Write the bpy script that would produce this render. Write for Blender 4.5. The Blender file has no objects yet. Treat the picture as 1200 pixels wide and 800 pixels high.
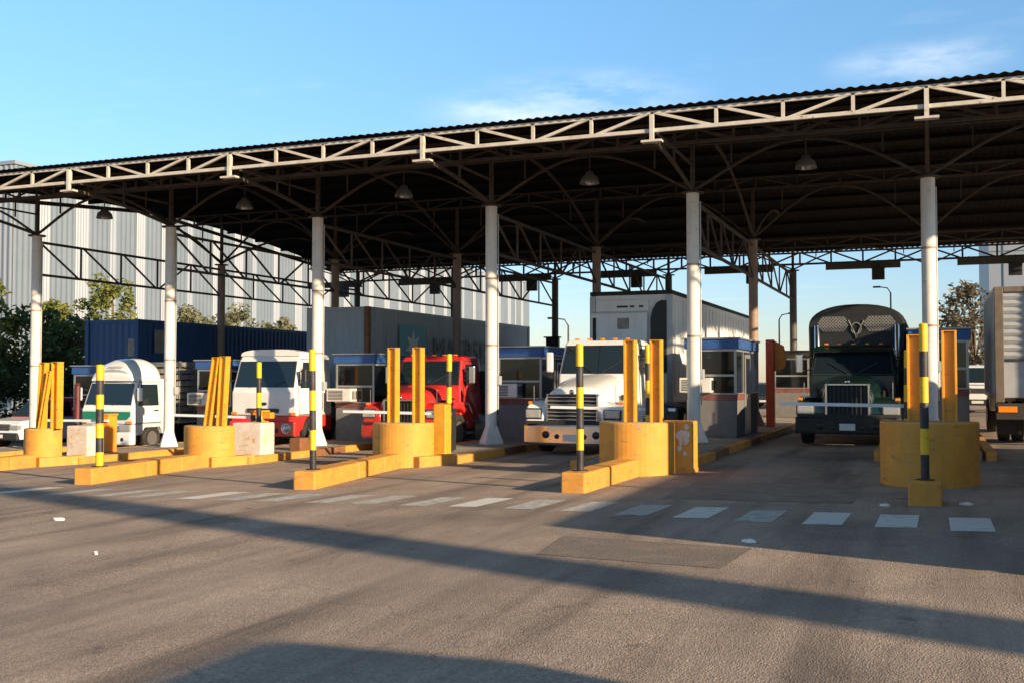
import bpy, math, random
from mathutils import Vector, Matrix, noise
random.seed(7)
C = bpy.context.scene.collection
PI = math.pi
S = .03
def gz(x): return .1 + S * max(-34, min(8, x))

# ---------------------------------------------------------------- materials
MATS = {}
def M(name, col, rough=.55, metal=0., var=.12, scale=6., bump=0., bscale=60., dirt=0., dcol=(.10, .075, .05), dscale=1.3, spec=.5, coat=0., streak=0., chips=0., ccol=(.27, .24, .21), cscale=9.):
    m = bpy.data.materials.new(name); m.use_nodes = True
    nt = m.node_tree; N = nt.nodes; L = nt.links
    b = N['Principled BSDF']
    b.inputs['Roughness'].default_value = rough; b.inputs['Metallic'].default_value = metal
    b.inputs['Specular IOR Level'].default_value = spec; b.inputs['Coat Weight'].default_value = coat
    g = N.new('ShaderNodeNewGeometry')
    n = N.new('ShaderNodeTexNoise'); n.inputs['Scale'].default_value = scale; n.inputs['Detail'].default_value = 6
    L.new(g.outputs['Position'], n.inputs['Vector'])
    mp = N.new('ShaderNodeMapRange'); mp.inputs[1].default_value = .3; mp.inputs[2].default_value = .7
    mp.inputs[3].default_value = 1 - var; mp.inputs[4].default_value = 1 + var
    L.new(n.outputs['Fac'], mp.inputs[0])
    mx = N.new('ShaderNodeVectorMath'); mx.operation = 'SCALE'; mx.inputs[0].default_value = col
    L.new(mp.outputs[0], mx.inputs['Scale'])
    out = mx.outputs[0]
    if dirt > 0:
        n2 = N.new('ShaderNodeTexNoise'); n2.inputs['Scale'].default_value = dscale; n2.inputs['Detail'].default_value = 9; n2.inputs['Roughness'].default_value = .7
        if streak:
            ma = N.new('ShaderNodeMapping'); ma.inputs['Scale'].default_value = (streak, streak, .35)
            L.new(g.outputs['Position'], ma.inputs['Vector']); L.new(ma.outputs[0], n2.inputs['Vector'])
        else: L.new(g.outputs['Position'], n2.inputs['Vector'])
        r = N.new('ShaderNodeMapRange'); r.inputs[1].default_value = .48; r.inputs[2].default_value = .72; r.inputs[3].default_value = 0; r.inputs[4].default_value = dirt
        L.new(n2.outputs['Fac'], r.inputs[0])
        mi = N.new('ShaderNodeMixRGB'); L.new(r.outputs[0], mi.inputs[0]); L.new(out, mi.inputs[1]); mi.inputs[2].default_value = (*dcol, 1)
        out = mi.outputs[0]
    if chips > 0:
        for sc_, lo, amt, cc in ((cscale, .655 - .05 * chips, 1., ccol), (cscale * .45, .60 - .04 * chips, .7, (ccol[0] * .35, ccol[1] * .33, ccol[2] * .3))):
            n4 = N.new('ShaderNodeTexNoise'); n4.inputs['Scale'].default_value = sc_; n4.inputs['Detail'].default_value = 11; n4.inputs['Roughness'].default_value = .72
            ma = N.new('ShaderNodeMapping'); ma.inputs['Location'].default_value = (sc_, 3.1, 7.7)
            if sc_ < cscale: ma.inputs['Scale'].default_value = (1, 1, 3.2)
            L.new(g.outputs['Position'], ma.inputs['Vector']); L.new(ma.outputs[0], n4.inputs['Vector'])
            r4 = N.new('ShaderNodeMapRange'); r4.inputs[1].default_value = lo; r4.inputs[2].default_value = lo + (.025 if amt == 1 else .12); r4.inputs[4].default_value = amt
            L.new(n4.outputs['Fac'], r4.inputs[0])
            m4 = N.new('ShaderNodeMixRGB'); L.new(r4.outputs[0], m4.inputs[0]); L.new(out, m4.inputs[1]); m4.inputs[2].default_value = (*cc, 1)
            out = m4.outputs[0]
    L.new(out, b.inputs['Base Color'])
    if bump > 0:
        n3 = N.new('ShaderNodeTexNoise'); n3.inputs['Scale'].default_value = bscale; n3.inputs['Detail'].default_value = 5
        L.new(g.outputs['Position'], n3.inputs['Vector'])
        bp = N.new('ShaderNodeBump'); bp.inputs['Strength'].default_value = bump; bp.inputs['Distance'].default_value = .02
        L.new(n3.outputs['Fac'], bp.inputs['Height']); L.new(bp.outputs[0], b.inputs['Normal'])
    MATS[name] = m
    return m

def asphalt():
    m = bpy.data.materials.new('asphalt'); m.use_nodes = True
    nt = m.node_tree; N = nt.nodes; L = nt.links; b = N['Principled BSDF']
    g = N.new('ShaderNodeNewGeometry')
    def noi(s, d=4, r=.6, sc=None):
        n = N.new('ShaderNodeTexNoise'); n.inputs['Scale'].default_value = s; n.inputs['Detail'].default_value = d; n.inputs['Roughness'].default_value = r
        if sc:
            mp = N.new('ShaderNodeMapping'); mp.inputs['Scale'].default_value = sc
            L.new(g.outputs['Position'], mp.inputs[0]); L.new(mp.outputs[0], n.inputs['Vector'])
        else: L.new(g.outputs['Position'], n.inputs['Vector'])
        return n.outputs['Fac']
    def rng(s, a, b_, c, d):
        r = N.new('ShaderNodeMapRange'); L.new(s, r.inputs[0])
        for i, v in enumerate((a, b_, c, d)): r.inputs[i + 1].default_value = v
        return r.outputs[0]
    def mix(f, a, b_, t='MIX'):
        x = N.new('ShaderNodeMixRGB'); x.blend_type = t
        if isinstance(f, float): x.inputs[0].default_value = f
        else: L.new(f, x.inputs[0])
        for i, v in ((1, a), (2, b_)):
            if isinstance(v, tuple): x.inputs[i].default_value = (*v, 1)
            else: L.new(v, x.inputs[i])
        return x.outputs[0]
    vo = N.new('ShaderNodeTexVoronoi'); vo.inputs['Scale'].default_value = 80
    L.new(g.outputs['Position'], vo.inputs['Vector'])
    stone = mix(rng(vo.outputs['Color'], .15, .85, 0, 1), (.25, .190, .152), (.47, .36, .285))
    fine = rng(noi(26, 6, .75), .32, .68, .70, 1.30)
    fm = N.new('ShaderNodeVectorMath'); fm.operation = 'SCALE'; L.new(stone, fm.inputs[0]); L.new(fine, fm.inputs['Scale'])
    c = mix(rng(noi(1.1, 6), .42, .66, 0, .40), fm.outputs[0], (.17, .13, .11))              # soft wear patches
    c = mix(rng(noi(.30, 5, .55), .46, .66, 0, .72), c, (.135, .115, .105))                     # large darker areas
    c = mix(rng(noi(.9, 5, .6, (1.6, .10, 1)), .47, .70, 0, .75), c, (.075, .062, .056))         # oil tracks along the lanes
    c = mix(rng(noi(2.1, 8, .72), .60, .69, 0, .70), c, (.06, .05, .046))                      # spots
    cr = N.new('ShaderNodeTexVoronoi'); cr.feature = 'DISTANCE_TO_EDGE'; cr.inputs['Scale'].default_value = .33
    wn = N.new('ShaderNodeTexNoise'); wn.inputs['Scale'].default_value = 1.2; wn.inputs['Detail'].default_value = 6
    L.new(g.outputs['Position'], wn.inputs['Vector'])
    wa = N.new('ShaderNodeMixRGB'); wa.blend_type = 'ADD'; wa.inputs[0].default_value = .9
    L.new(g.outputs['Position'], wa.inputs[1]); L.new(wn.outputs['Color'], wa.inputs[2]); L.new(wa.outputs[0], cr.inputs['Vector'])
    c = mix(rng(noi(.55, 7, .62, (1, .35, 1)), .40, .62, 0, .35), c, (.50, .39, .31))                  # dusty lighter wear
    c = mix(rng(cr.outputs['Distance'], .0, .005, .28, 0), c, (.02, .018, .017))
    L.new(c, b.inputs['Base Color']); b.inputs['Roughness'].default_value = .88; b.inputs['Specular IOR Level'].default_value = .25
    bp = N.new('ShaderNodeBump'); bp.inputs['Strength'].default_value = .55; bp.inputs['Distance'].default_value = .012
    L.new(vo.outputs['Distance'], bp.inputs['Height']); L.new(bp.outputs[0], b.inputs['Normal'])
    MATS['asphalt'] = m

def worn_paint(name, wear, soft=.12):
    m = bpy.data.materials.new(name); m.use_nodes = True
    nt = m.node_tree; N = nt.nodes; L = nt.links; b = N['Principled BSDF']
    g = N.new('ShaderNodeNewGeometry')
    n = N.new('ShaderNodeTexNoise'); n.inputs['Scale'].default_value = 7; n.inputs['Detail'].default_value = 10; n.inputs['Roughness'].default_value = .75
    L.new(g.outputs['Position'], n.inputs['Vector'])
    r = N.new('ShaderNodeMapRange'); r.inputs[1].default_value = wear - soft; r.inputs[2].default_value = wear + soft
    L.new(n.outputs['Fac'], r.inputs[0])
    x = N.new('ShaderNodeMixRGB'); x.inputs[1].default_value = (.62, .60, .56, 1); x.inputs[2].default_value = (.10, .085, .075, 1)
    L.new(r.outputs[0], x.inputs[0]); L.new(x.outputs[0], b.inputs['Base Color']); b.inputs['Roughness'].default_value = .8
    MATS[name] = m

def glass_mat(name, tint, trans):
    m = bpy.data.materials.new(name); m.use_nodes = True
    nt = m.node_tree; N = nt.nodes; L = nt.links
    b = N['Principled BSDF']; b.inputs['Base Color'].default_value = (*tint, 1); b.inputs['Roughness'].default_value = .04
    b.inputs['Specular IOR Level'].default_value = .8
    t = N.new('ShaderNodeBsdfTransparent'); t.inputs[0].default_value = (.6, .68, .7, 1)
    x = N.new('ShaderNodeMixShader'); x.inputs[0].default_value = trans
    L.new(b.outputs[0], x.inputs[1]); L.new(t.outputs[0], x.inputs[2]); L.new(x.outputs[0], N['Material Output'].inputs[0])
    MATS[name] = m

def leaf_mat(name, a, b_):
    m = bpy.data.materials.new(name); m.use_nodes = True
    nt = m.node_tree; N = nt.nodes; L = nt.links; b = N['Principled BSDF']
    g = N.new('ShaderNodeNewGeometry')
    n = N.new('ShaderNodeTexNoise'); n.inputs['Scale'].default_value = 1.1; n.inputs['Detail'].default_value = 4
    L.new(g.outputs['Position'], n.inputs['Vector'])
    r = N.new('ShaderNodeMapRange'); r.inputs[1].default_value = .35; r.inputs[2].default_value = .65
    L.new(n.outputs['Fac'], r.inputs[0])
    x = N.new('ShaderNodeMixRGB'); x.inputs[1].default_value = (*a, 1); x.inputs[2].default_value = (*b_, 1)
    L.new(r.outputs[0], x.inputs[0])
    y = N.new('ShaderNodeMixRGB'); y.blend_type = 'MULTIPLY'; y.inputs[0].default_value = .5; L.new(x.outputs[0], y.inputs[1])
    q = N.new('ShaderNodeMapRange'); q.inputs[3].default_value = .5; q.inputs[4].default_value = 1.5
    L.new(g.outputs['Random Per Island'], q.inputs[0]); L.new(q.outputs[0], y.inputs[2])
    L.new(y.outputs[0], b.inputs['Base Color']); b.inputs['Roughness'].default_value = .6
    t = N.new('ShaderNodeBsdfTranslucent'); L.new(y.outputs[0], t.inputs[0])
    s = N.new('ShaderNodeMixShader'); s.inputs[0].default_value = .35
    L.new(b.outputs[0], s.inputs[1]); L.new(t.outputs[0], s.inputs[2]); L.new(s.outputs[0], N['Material Output'].inputs[0])
    MATS[name] = m

asphalt()
worn_paint('crossing_paint', .66); worn_paint('faded_paint', .55, .26)
glass_mat('vehicle_glass', (.012, .022, .03), .12); glass_mat('booth_glass', (.01, .012, .014), .45)
M('concrete', (.30, .26, .22), .85, var=.2, scale=3, bump=.4, dirt=.6, dcol=(.12, .10, .085))
M('apron', (.24, .19, .15), .88, var=.2, scale=4, bump=.3, dirt=.55, dcol=(.08, .07, .06))
M('patch', (.17, .137, .115), .9, var=.35, scale=45, bump=.5, dirt=.8, dcol=(.30, .225, .175), dscale=2.2)
M('verge', (.16, .12, .075), .95, var=.3, scale=2, bump=.5)
M('kerb_yellow', (.60, .265, .04), .7, chips=1.0, var=.12, scale=5, bump=.25, dirt=.55, dcol=(.30, .19, .08), dscale=2.6)
M('kerb_brown', (.20, .085, .035), .75, var=.2, bump=.25, dirt=.4)
M('drum_yellow', (.62, .275, .036), .65, chips=.7, var=.10, scale=4, bump=.12, dirt=.42, dcol=(.36, .20, .06), dscale=1.8, streak=3)
M('post_yellow', (.66, .30, .02), .55, chips=.6, ccol=(.16, .08, .04), var=.1, bump=.05, dirt=.35, dcol=(.36, .18, .05), dscale=3, streak=2.5)
M('maroon', (.10, .012, .012), .5, var=.2, dirt=.3)
M('stripe_yellow', (.78, .46, .006), .5, chips=.6, ccol=(.3, .25, .2), cscale=12, var=.08, dirt=.2, dscale=5)
M('stripe_black', (.022, .020, .022), .55, chips=.5, ccol=(.2, .17, .14), cscale=12, var=.2, dirt=.25, dcol=(.12, .1, .09), dscale=6)
M('block_white', (.62, .55, .48), .75, chips=1.0, ccol=(.55, .30, .06), cscale=4, var=.1, bump=.2, dirt=.6, dcol=(.62, .34, .08), dscale=2.2)
M('orange', (.88, .27, .02), .5, var=.1, dirt=.25)
M('red_paint', (.80, .10, .03), .4, var=.1, dirt=.2)
M('dull_red', (.17, .055, .048), .6, var=.2, dirt=.4, dcol=(.2, .16, .14), dscale=3)
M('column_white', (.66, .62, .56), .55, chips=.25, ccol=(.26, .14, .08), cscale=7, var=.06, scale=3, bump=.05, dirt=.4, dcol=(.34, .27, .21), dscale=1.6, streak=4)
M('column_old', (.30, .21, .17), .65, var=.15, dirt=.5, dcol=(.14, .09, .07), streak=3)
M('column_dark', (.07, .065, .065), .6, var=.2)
M('truss_cream', (.50, .46, .40), .5, chips=.5, ccol=(.2, .10, .05), cscale=6, var=.1, dirt=.45, dcol=(.30, .2, .13), dscale=2.5)
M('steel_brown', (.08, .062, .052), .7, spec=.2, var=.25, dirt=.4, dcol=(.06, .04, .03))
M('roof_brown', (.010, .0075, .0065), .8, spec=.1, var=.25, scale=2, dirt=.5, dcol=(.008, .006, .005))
M('lamp_shade', (.15, .145, .14), .4, metal=.1, var=.1)
M('dark_box', (.018, .018, .02), .5, var=.1)
M('sign_slab', (.07, .062, .05), .6, var=.2)
M('white_paint', (.72, .72, .71), .28, var=.03, scale=3, coat=.5, dirt=.22, dcol=(.42, .38, .34), dscale=1.4)
M('white_box', (.80, .80, .79), .4, var=.04, dirt=.3, dcol=(.42, .40, .38), dscale=1.1, streak=2)
M('truck_red', (.58, .025, .022), .3, var=.05, coat=.5, dirt=.2, dcol=(.30, .12, .1))
M('truck_green', (.004, .017, .015), .3, var=.1, coat=.5, dirt=.2, dcol=(.05, .06, .05))
M('stripe_green', (.01, .20, .12), .35, var=.05)
M('rubber', (.018, .017, .016), .85, var=.2, dirt=.4, dcol=(.07, .06, .05), dscale=6)
M('chassis_black', (.02, .019, .018), .7, var=.2, dirt=.3)
M('chrome', (.62, .62, .63), .18, metal=1, var=.05)
M('rim_steel', (.45, .45, .45), .35, metal=.8, var=.1, dirt=.3)
M('lamp_lens', (.42, .44, .45), .1, metal=.4, var=.1, scale=20, coat=1)
M('amber_lens', (.75, .22, .02), .2, var=.05, coat=.5)
M('red_lens', (.5, .015, .015), .2, var=.05, coat=.5)
M('black_plastic', (.022, .022, .023), .5, var=.15)
M('plate', (.6, .6, .58), .4, var=.05)
M('container_blue', (.012, .06, .19), .5, var=.1, dirt=.25, dcol=(.05, .05, .06), dscale=1.5, streak=2)
M('container_grey', (.36, .40, .43), .5, var=.06, dirt=.3, dcol=(.12, .12, .12), dscale=1.2, streak=2)
M('logo_teal', (.06, .32, .36), .5, var=.05)
M('logo_white', (.7, .72, .72), .5, var=.05)
M('letter_dark', (.02, .025, .03), .5, var=.05)
M('rust', (.22, .10, .04), .75, var=.3)
M('tarp_black', (.010, .011, .014), .6, var=.25, bump=.2, bscale=8)
M('net_grey', (.20, .20, .195), .6, var=.1)
M('stake_grey', (.28, .27, .24), .7, var=.2, dirt=.4)
M('rib_grey', (.40, .42, .44), .45, metal=.2, var=.08, dirt=.35, dcol=(.2, .18, .16))
M('post_tan', (.13, .10, .075), .6, var=.2)
M('booth_wall', (.15, .145, .145), .8, var=.12, bump=.2, dirt=.45, dcol=(.12, .11, .11), dscale=2)
M('booth_blue', (.025, .085, .27), .45, var=.08, dirt=.25, dcol=(.1, .12, .18))
M('alu', (.36, .36, .36), .35, metal=.5, var=.06)
M('ac_white', (.68, .65, .60), .5, var=.06, dirt=.35)
M('interior_dark', (.04, .03, .028), .8, var=.2)
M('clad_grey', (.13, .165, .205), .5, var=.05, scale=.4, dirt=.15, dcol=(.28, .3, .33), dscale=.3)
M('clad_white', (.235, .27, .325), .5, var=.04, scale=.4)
M('wall_cream', (.55, .50, .42), .8, var=.1, scale=.5, dirt=.3, dscale=.4)
M('bark', (.12, .085, .06), .9, var=.3, bump=.6, bscale=20)
leaf_mat('leaf_dark', (.028, .062, .02), (.065, .11, .03))
leaf_mat('leaf_yellow', (.10, .14, .03), (.22, .22, .05))
leaf_mat('leaf_pale', (.13, .15, .07), (.22, .21, .12))
leaf_mat('leaf_mid', (.045, .085, .025), (.10, .145, .04))
leaf_mat('leaf_brown', (.10, .085, .05), (.17, .14, .09))
M('hoist_paper', (.75, .74, .70), .6, var=.05)

# ---------------------------------------------------------------- mesh builder
class MB:
    def __init__(s): s.v = []; s.f = []; s.mi = []; s.sm = []
    def add(s, vs, fs, mi=0, smooth=False):
        o = len(s.v); s.v += [tuple(p) for p in vs]
        for f in fs: s.f.append([i + o for i in f]); s.mi.append(mi); s.sm.append(smooth)
        return s
    def box(s, x0, x1, y0, y1, z0, z1, mi=0):
        vs = [(x, y, z) for z in (z0, z1) for y in (y0, y1) for x in (x0, x1)]
        return s.add(vs, [(0, 2, 3, 1), (4, 5, 7, 6), (0, 1, 5, 4), (2, 6, 7, 3), (0, 4, 6, 2), (1, 3, 7, 5)], mi)
    def bar(s, p, q, w, h=None, mi=0, up=(0, 0, 1)):
        h = h or w; p, q = Vector(p), Vector(q); d = (q - p).normalized(); u = Vector(up)
        if abs(d.dot(u)) > .98: u = Vector((0, 1, 0))
        a = d.cross(u).normalized(); b = a.cross(d).normalized()
        vs = [c + a * (i * w / 2) + b * (j * h / 2) for c in (p, q) for i, j in ((-1, -1), (1, -1), (1, 1), (-1, 1))]
        return s.add(vs, [(3, 2, 1, 0), (4, 5, 6, 7), (0, 1, 5, 4), (1, 2, 6, 5), (2, 3, 7, 6), (3, 0, 4, 7)], mi)
    def tube(s, pts, r, n=10, mi=0, caps=True, smooth=True):
        pts = [Vector(p) for p in pts]; rs = r if isinstance(r, (list, tuple)) else [r] * len(pts)
        vs = []; fs = []
        for i, p in enumerate(pts):
            d = (pts[min(i + 1, len(pts) - 1)] - pts[max(i - 1, 0)]).normalized()
            u = Vector((0, 0, 1)) if abs(d.z) < .95 else Vector((0, 1, 0))
            a = d.cross(u).normalized(); b = a.cross(d).normalized()
            for k in range(n):
                t = 2 * PI * k / n; vs.append(p + a * math.cos(t) * rs[i] + b * math.sin(t) * rs[i])
        for i in range(len(pts) - 1):
            for k in range(n): fs.append((i * n + k, i * n + (k + 1) % n, (i + 1) * n + (k + 1) % n, (i + 1) * n + k))
        s.add(vs, fs, mi, smooth)
        if caps:
            m = (len(pts) - 1) * n
            s.add(vs[:n], [tuple(range(n))[::-1]], mi); s.add(vs[m:], [tuple(range(n))], mi)
        return s
    def lathe(s, prof, c=(0, 0, 0), axis='z', n=24, mi=0, smooth=True):   # prof: (radius, height)
        vs = []; fs = []
        for r, h in prof:
            for k in range(n):
                t = 2 * PI * k / n; a, b = r * math.cos(t), r * math.sin(t)
                vs.append((c[0] + a, c[1] + b, c[2] + h) if axis == 'z' else (c[0] + h, c[1] + a, c[2] + b) if axis == 'x' else (c[0] + a, c[1] + h, c[2] + b))
        for i in range(len(prof) - 1):
            for k in range(n): fs.append((i * n + k, i * n + (k + 1) % n, (i + 1) * n + (k + 1) % n, (i + 1) * n + k))
        s.add(vs, fs, mi, smooth)
        for i, rev in ((0, True), (len(prof) - 1, False)):
            if prof[i][0] > 1e-4:
                ring = vs[i * n:(i + 1) * n]; s.add(ring, [tuple(range(n))[::-1] if rev else tuple(range(n))], mi)
        return s
    def prism(s, poly, a0, a1, axis='x', mi=0, f0=1., f1=1.):
        # poly in the two other axes; f(z) narrowing handled by callers
        def P(u, v, a): return {'x': (a, u, v), 'y': (u, a, v), 'z': (u, v, a)}[axis]
        n = len(poly)
        vs = [P(u, v, a0) for u, v in poly] + [P(u, v, a1) for u, v in poly]
        fs = [tuple(range(n))[::-1], tuple(range(n, 2 * n))] + [(i, (i + 1) % n, n + (i + 1) % n, n + i) for i in range(n)]
        return s.add(vs, fs, mi)
    def loft(s, secs, mi=0, caps=True, smooth=True, closed=True):
        n = len(secs[0]); vs = [p for q in secs for p in q]; fs = []
        for i in range(len(secs) - 1):
            for k in range(n if closed else n - 1): fs.append((i * n + k, i * n + (k + 1) % n, (i + 1) * n + (k + 1) % n, (i + 1) * n + k))
        s.add(vs, fs, mi, smooth)
        if caps:
            s.add(secs[0], [tuple(range(n))[::-1]], mi); s.add(secs[-1], [tuple(range(n))], mi)
        return s
    def build(s, name, mats, parent=None, bevel=0., seg=2, merge=False):
        me = bpy.data.meshes.new(name); me.from_pydata([tuple(v) for v in s.v], [], s.f)
        for m in (mats if isinstance(mats, (list, tuple)) else [mats]): me.materials.append(MATS[m])
        me.polygons.foreach_set('material_index', s.mi); me.polygons.foreach_set('use_smooth', s.sm)
        me.update()
        import bmesh
        bm = bmesh.new(); bm.from_mesh(me)
        if merge: bmesh.ops.remove_doubles(bm, verts=bm.verts, dist=1e-4)
        bmesh.ops.recalc_face_normals(bm, faces=bm.faces); bm.to_mesh(me); bm.free()
        o = bpy.data.objects.new(name, me); C.objects.link(o)
        if parent: o.parent = parent
        if bevel:
            b = o.modifiers.new('bevel', 'BEVEL'); b.width = bevel; b.segments = seg; b.limit_method = 'ANGLE'; b.angle_limit = math.radians(35)
        return o

def tag(o, label, cat, group=None, kind=None):
    o['label'] = label; o['category'] = cat
    if group: o['group'] = group
    if kind: o['kind'] = kind
    return o
def thing(name, label, cat, loc=(0, 0, 0), rz=0, group=None):
    o = bpy.data.objects.new(name, None); C.objects.link(o); o.location = loc; o.rotation_euler.z = rz; o.empty_display_size = .2
    return tag(o, label, cat, group)
def struct(o): o['kind'] = 'structure'; return o

def arch(hw, z0, z1, y, n=14, e=3.2, x0=0.):
    """open-bottomed rounded section closed along its base"""
    pts = [(x0 - hw, y, z0)]
    for k in range(n + 1):
        t = PI - PI * k / n; c, s_ = math.cos(t), math.sin(t)
        pts.append((x0 + hw * math.copysign(abs(c) ** (2 / e), c), y, z0 + (z1 - z0) * (.02 + .98 * abs(s_) ** (2 / e))))
    pts.append((x0 + hw, y, z0))
    return pts

# ---------------------------------------------------------------- the setting
def sheet(name, mat, pts, dz):                       # polygon laid on the sloping ground
    b = MB(); b.add([(x, y, gz(x) + dz) for x, y in pts], [tuple(range(len(pts)))])
    return struct(b.build(name, mat))
b = MB(); xs = [-400, -120, -34, 8, 120, 400]; ys = [-150, -20, 0, 10, 25, 60, 150, 600]
b.add([(x, y, gz(x)) for y in ys for x in xs], [(j * 6 + i, j * 6 + i + 1, j * 6 + i + 7, j * 6 + i + 6) for j in range(7) for i in range(5)])
struct(b.build('ground', 'asphalt'))
sheet('verge', 'verge', [(-70, 16), (-33.95, 16), (-33.95, 100), (-70, 100)], .004)
sheet('concrete_apron', 'apron', [(-3.55, 14.6), (-.95, 14.3), (-.95, 16.9), (-3.6, 17.1)], .004)
sheet('road_patch', 'patch', [(-3.7, 10.8), (-1.62, 10.3), (-1.70, 9.15), (-3.55, 9.55)], .004)
cz = {(0.39, 12.44): 0, (-0.36, 12.61): 0, (-1.13, 12.72): 0, (-1.9, 12.84): 1, (-2.67, 13.07): 0, (-3.45, 13.23): 1, (-4.25, 13.5): 1, (-5.1, 13.66): 1,
      (-5.97, 13.81): 0, (-6.74, 13.82): 1, (-7.63, 13.95): 1, (-8.4, 13.97): 1, (-9.32, 14.05): 1, (-10.1, 14.1): 1, (-10.93, 14.2): 0, (-12.07, 14.3): 1,
      (-12.9, 14.35): 1, (-14.0, 14.45): 1, (-15.4, 14.6): 0, (-16.6, 14.75): 1, (-17.6, 14.85): 1, (1.2, 12.35): 0, (2.0, 12.25): 0}
for w, nm, mt in ((0, 'crossing_markings', 'crossing_paint'), (1, 'faded_crossing_markings', 'faded_paint')):
    b = MB()
    for (x, y), k in cz.items():
        if k == w:
            a, l, sk = .215, .56, -.02 * (x - .4) * .5
            q = [(x - a - sk, y - l), (x + a - sk, y - l), (x + a + sk, y + l), (x - a + sk, y + l)]
            b.add([(u, v, gz(u) + .004) for u, v in q], [(0, 1, 2, 3)])
    struct(b.build(nm, mt))

COLX = [-26.5, -21.2, -16.05, -10.72, -5.36, 0., 5.34]
ROWY = [25.4, 34.8, 45.6]
XL, XR, YF, YR = -29.4, 8.0, 21.25, 48.4
def rz_(y):
    k = 12.8 if y < 34 else 14.4
    return 8.42 - 1.1 * ((y - 34) / k) ** 2

canopy = thing('toll_canopy', 'long open steel canopy with corrugated brown roof over all the toll lanes', 'canopy', (-10.7, 34.8, gz(-10.7)))
CO = Vector(canopy.location)
class CB(MB):                                        # canopy pieces are given in world space
    def build(s, name, mats, parent=canopy, **k):
        off = CO
        s.v = [tuple(Vector(p) - off) for p in s.v]
        return MB.build(s, name, mats, parent, **k)
# corrugated roof: waves run across X
b = CB(); ny = 15; pitch = .21; nx = int((XR - XL) / pitch) * 4
yy = [YF + (YR - YF) * j / (ny - 1) for j in range(ny)]
def wave(i): return (0, .030, .030, 0)[i % 4]
for lay in (0, 1):
    off = len(b.v)
    vs = [(XL + (i + (.35 if i % 4 in (1, 3) else 0)) * pitch / 4, y, rz_(y) + wave(i) - lay * .012) for y in yy for i in range(nx + 1)]
    b.add(vs, [(j * (nx + 1) + i, j * (nx + 1) + i + 1, (j + 1) * (nx + 1) + i + 1, (j + 1) * (nx + 1) + i) for j in range(ny - 1) for i in range(nx)])
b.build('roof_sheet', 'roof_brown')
# purlins under the sheet
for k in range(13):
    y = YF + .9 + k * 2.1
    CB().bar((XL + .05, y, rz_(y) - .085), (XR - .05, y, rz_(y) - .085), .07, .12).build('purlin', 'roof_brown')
CB().bar((XL - .04, YF + .1, rz_(YF) - .02), (XL - .04, 34, rz_(34) - .02), .06, .14).bar((XL - .04, 34, rz_(34) - .02), (XL - .04, YR, rz_(YR) - .02), .06, .14).build('gable_trim', 'steel_brown')
# eave trusses: posts over each column, three verticals and four diagonals a bay
def eave_truss(y, zt, zb, name, mat, w):
    b = CB()
    b.bar((XL, y, zt), (XR, y, zt), w, w); b.bar((XL, y, zb), (XR, y, zb), w * 1.15, w * 1.15)
    bays = [XL] + COLX + [XR]
    for a, c in zip(bays, bays[1:]):
        n = 4 if c - a > 4 else 2
        for k in range(n + 1):
            x = a + (c - a) * k / n
            if k < n: b.bar((x, y, zb), (x, y, zt), w)
            if k < n:
                x2 = a + (c - a) * (k + 1) / n
                if k < n / 2: b.bar((x + .05, y + .004, zt), (x2 - .05, y + .004, zb), w * .9)
                else: b.bar((x + .05, y + .004, zb), (x2 - .05, y + .004, zt), w * .9)
    return b.build(name, mat)
eave_truss(YF + .15, 7.25, 6.87, 'front_truss', 'truss_cream', .066)
eave_truss(YF + 2.2, 7.50, 7.03, 'inner_truss', 'steel_brown', .06)
eave_truss(YR - .15, 7.25, 6.75, 'rear_truss', 'steel_brown', .075)
def row_truss(y, zt, zb):
    b = CB(); b.bar((XL + .1, y, zt), (XR - .1, y, zt), .07); b.bar((XL + .1, y, zb), (XR - .1, y, zb), .07)
    n = int((XR - XL) / 1.33); 
    for k in range(n):
        x = XL + .2 + k * 1.33
        b.bar((x, y, zb), (x, y, zt), .05)
        b.bar((x, y + .004, zb if k % 2 else zt), (x + 1.33, y + .004, zt if k % 2 else zb), .045)
    b.build('row_truss', 'steel_brown')
for y in ROWY: row_truss(y, rz_(y) - .16, rz_(y) - .52)
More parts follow.
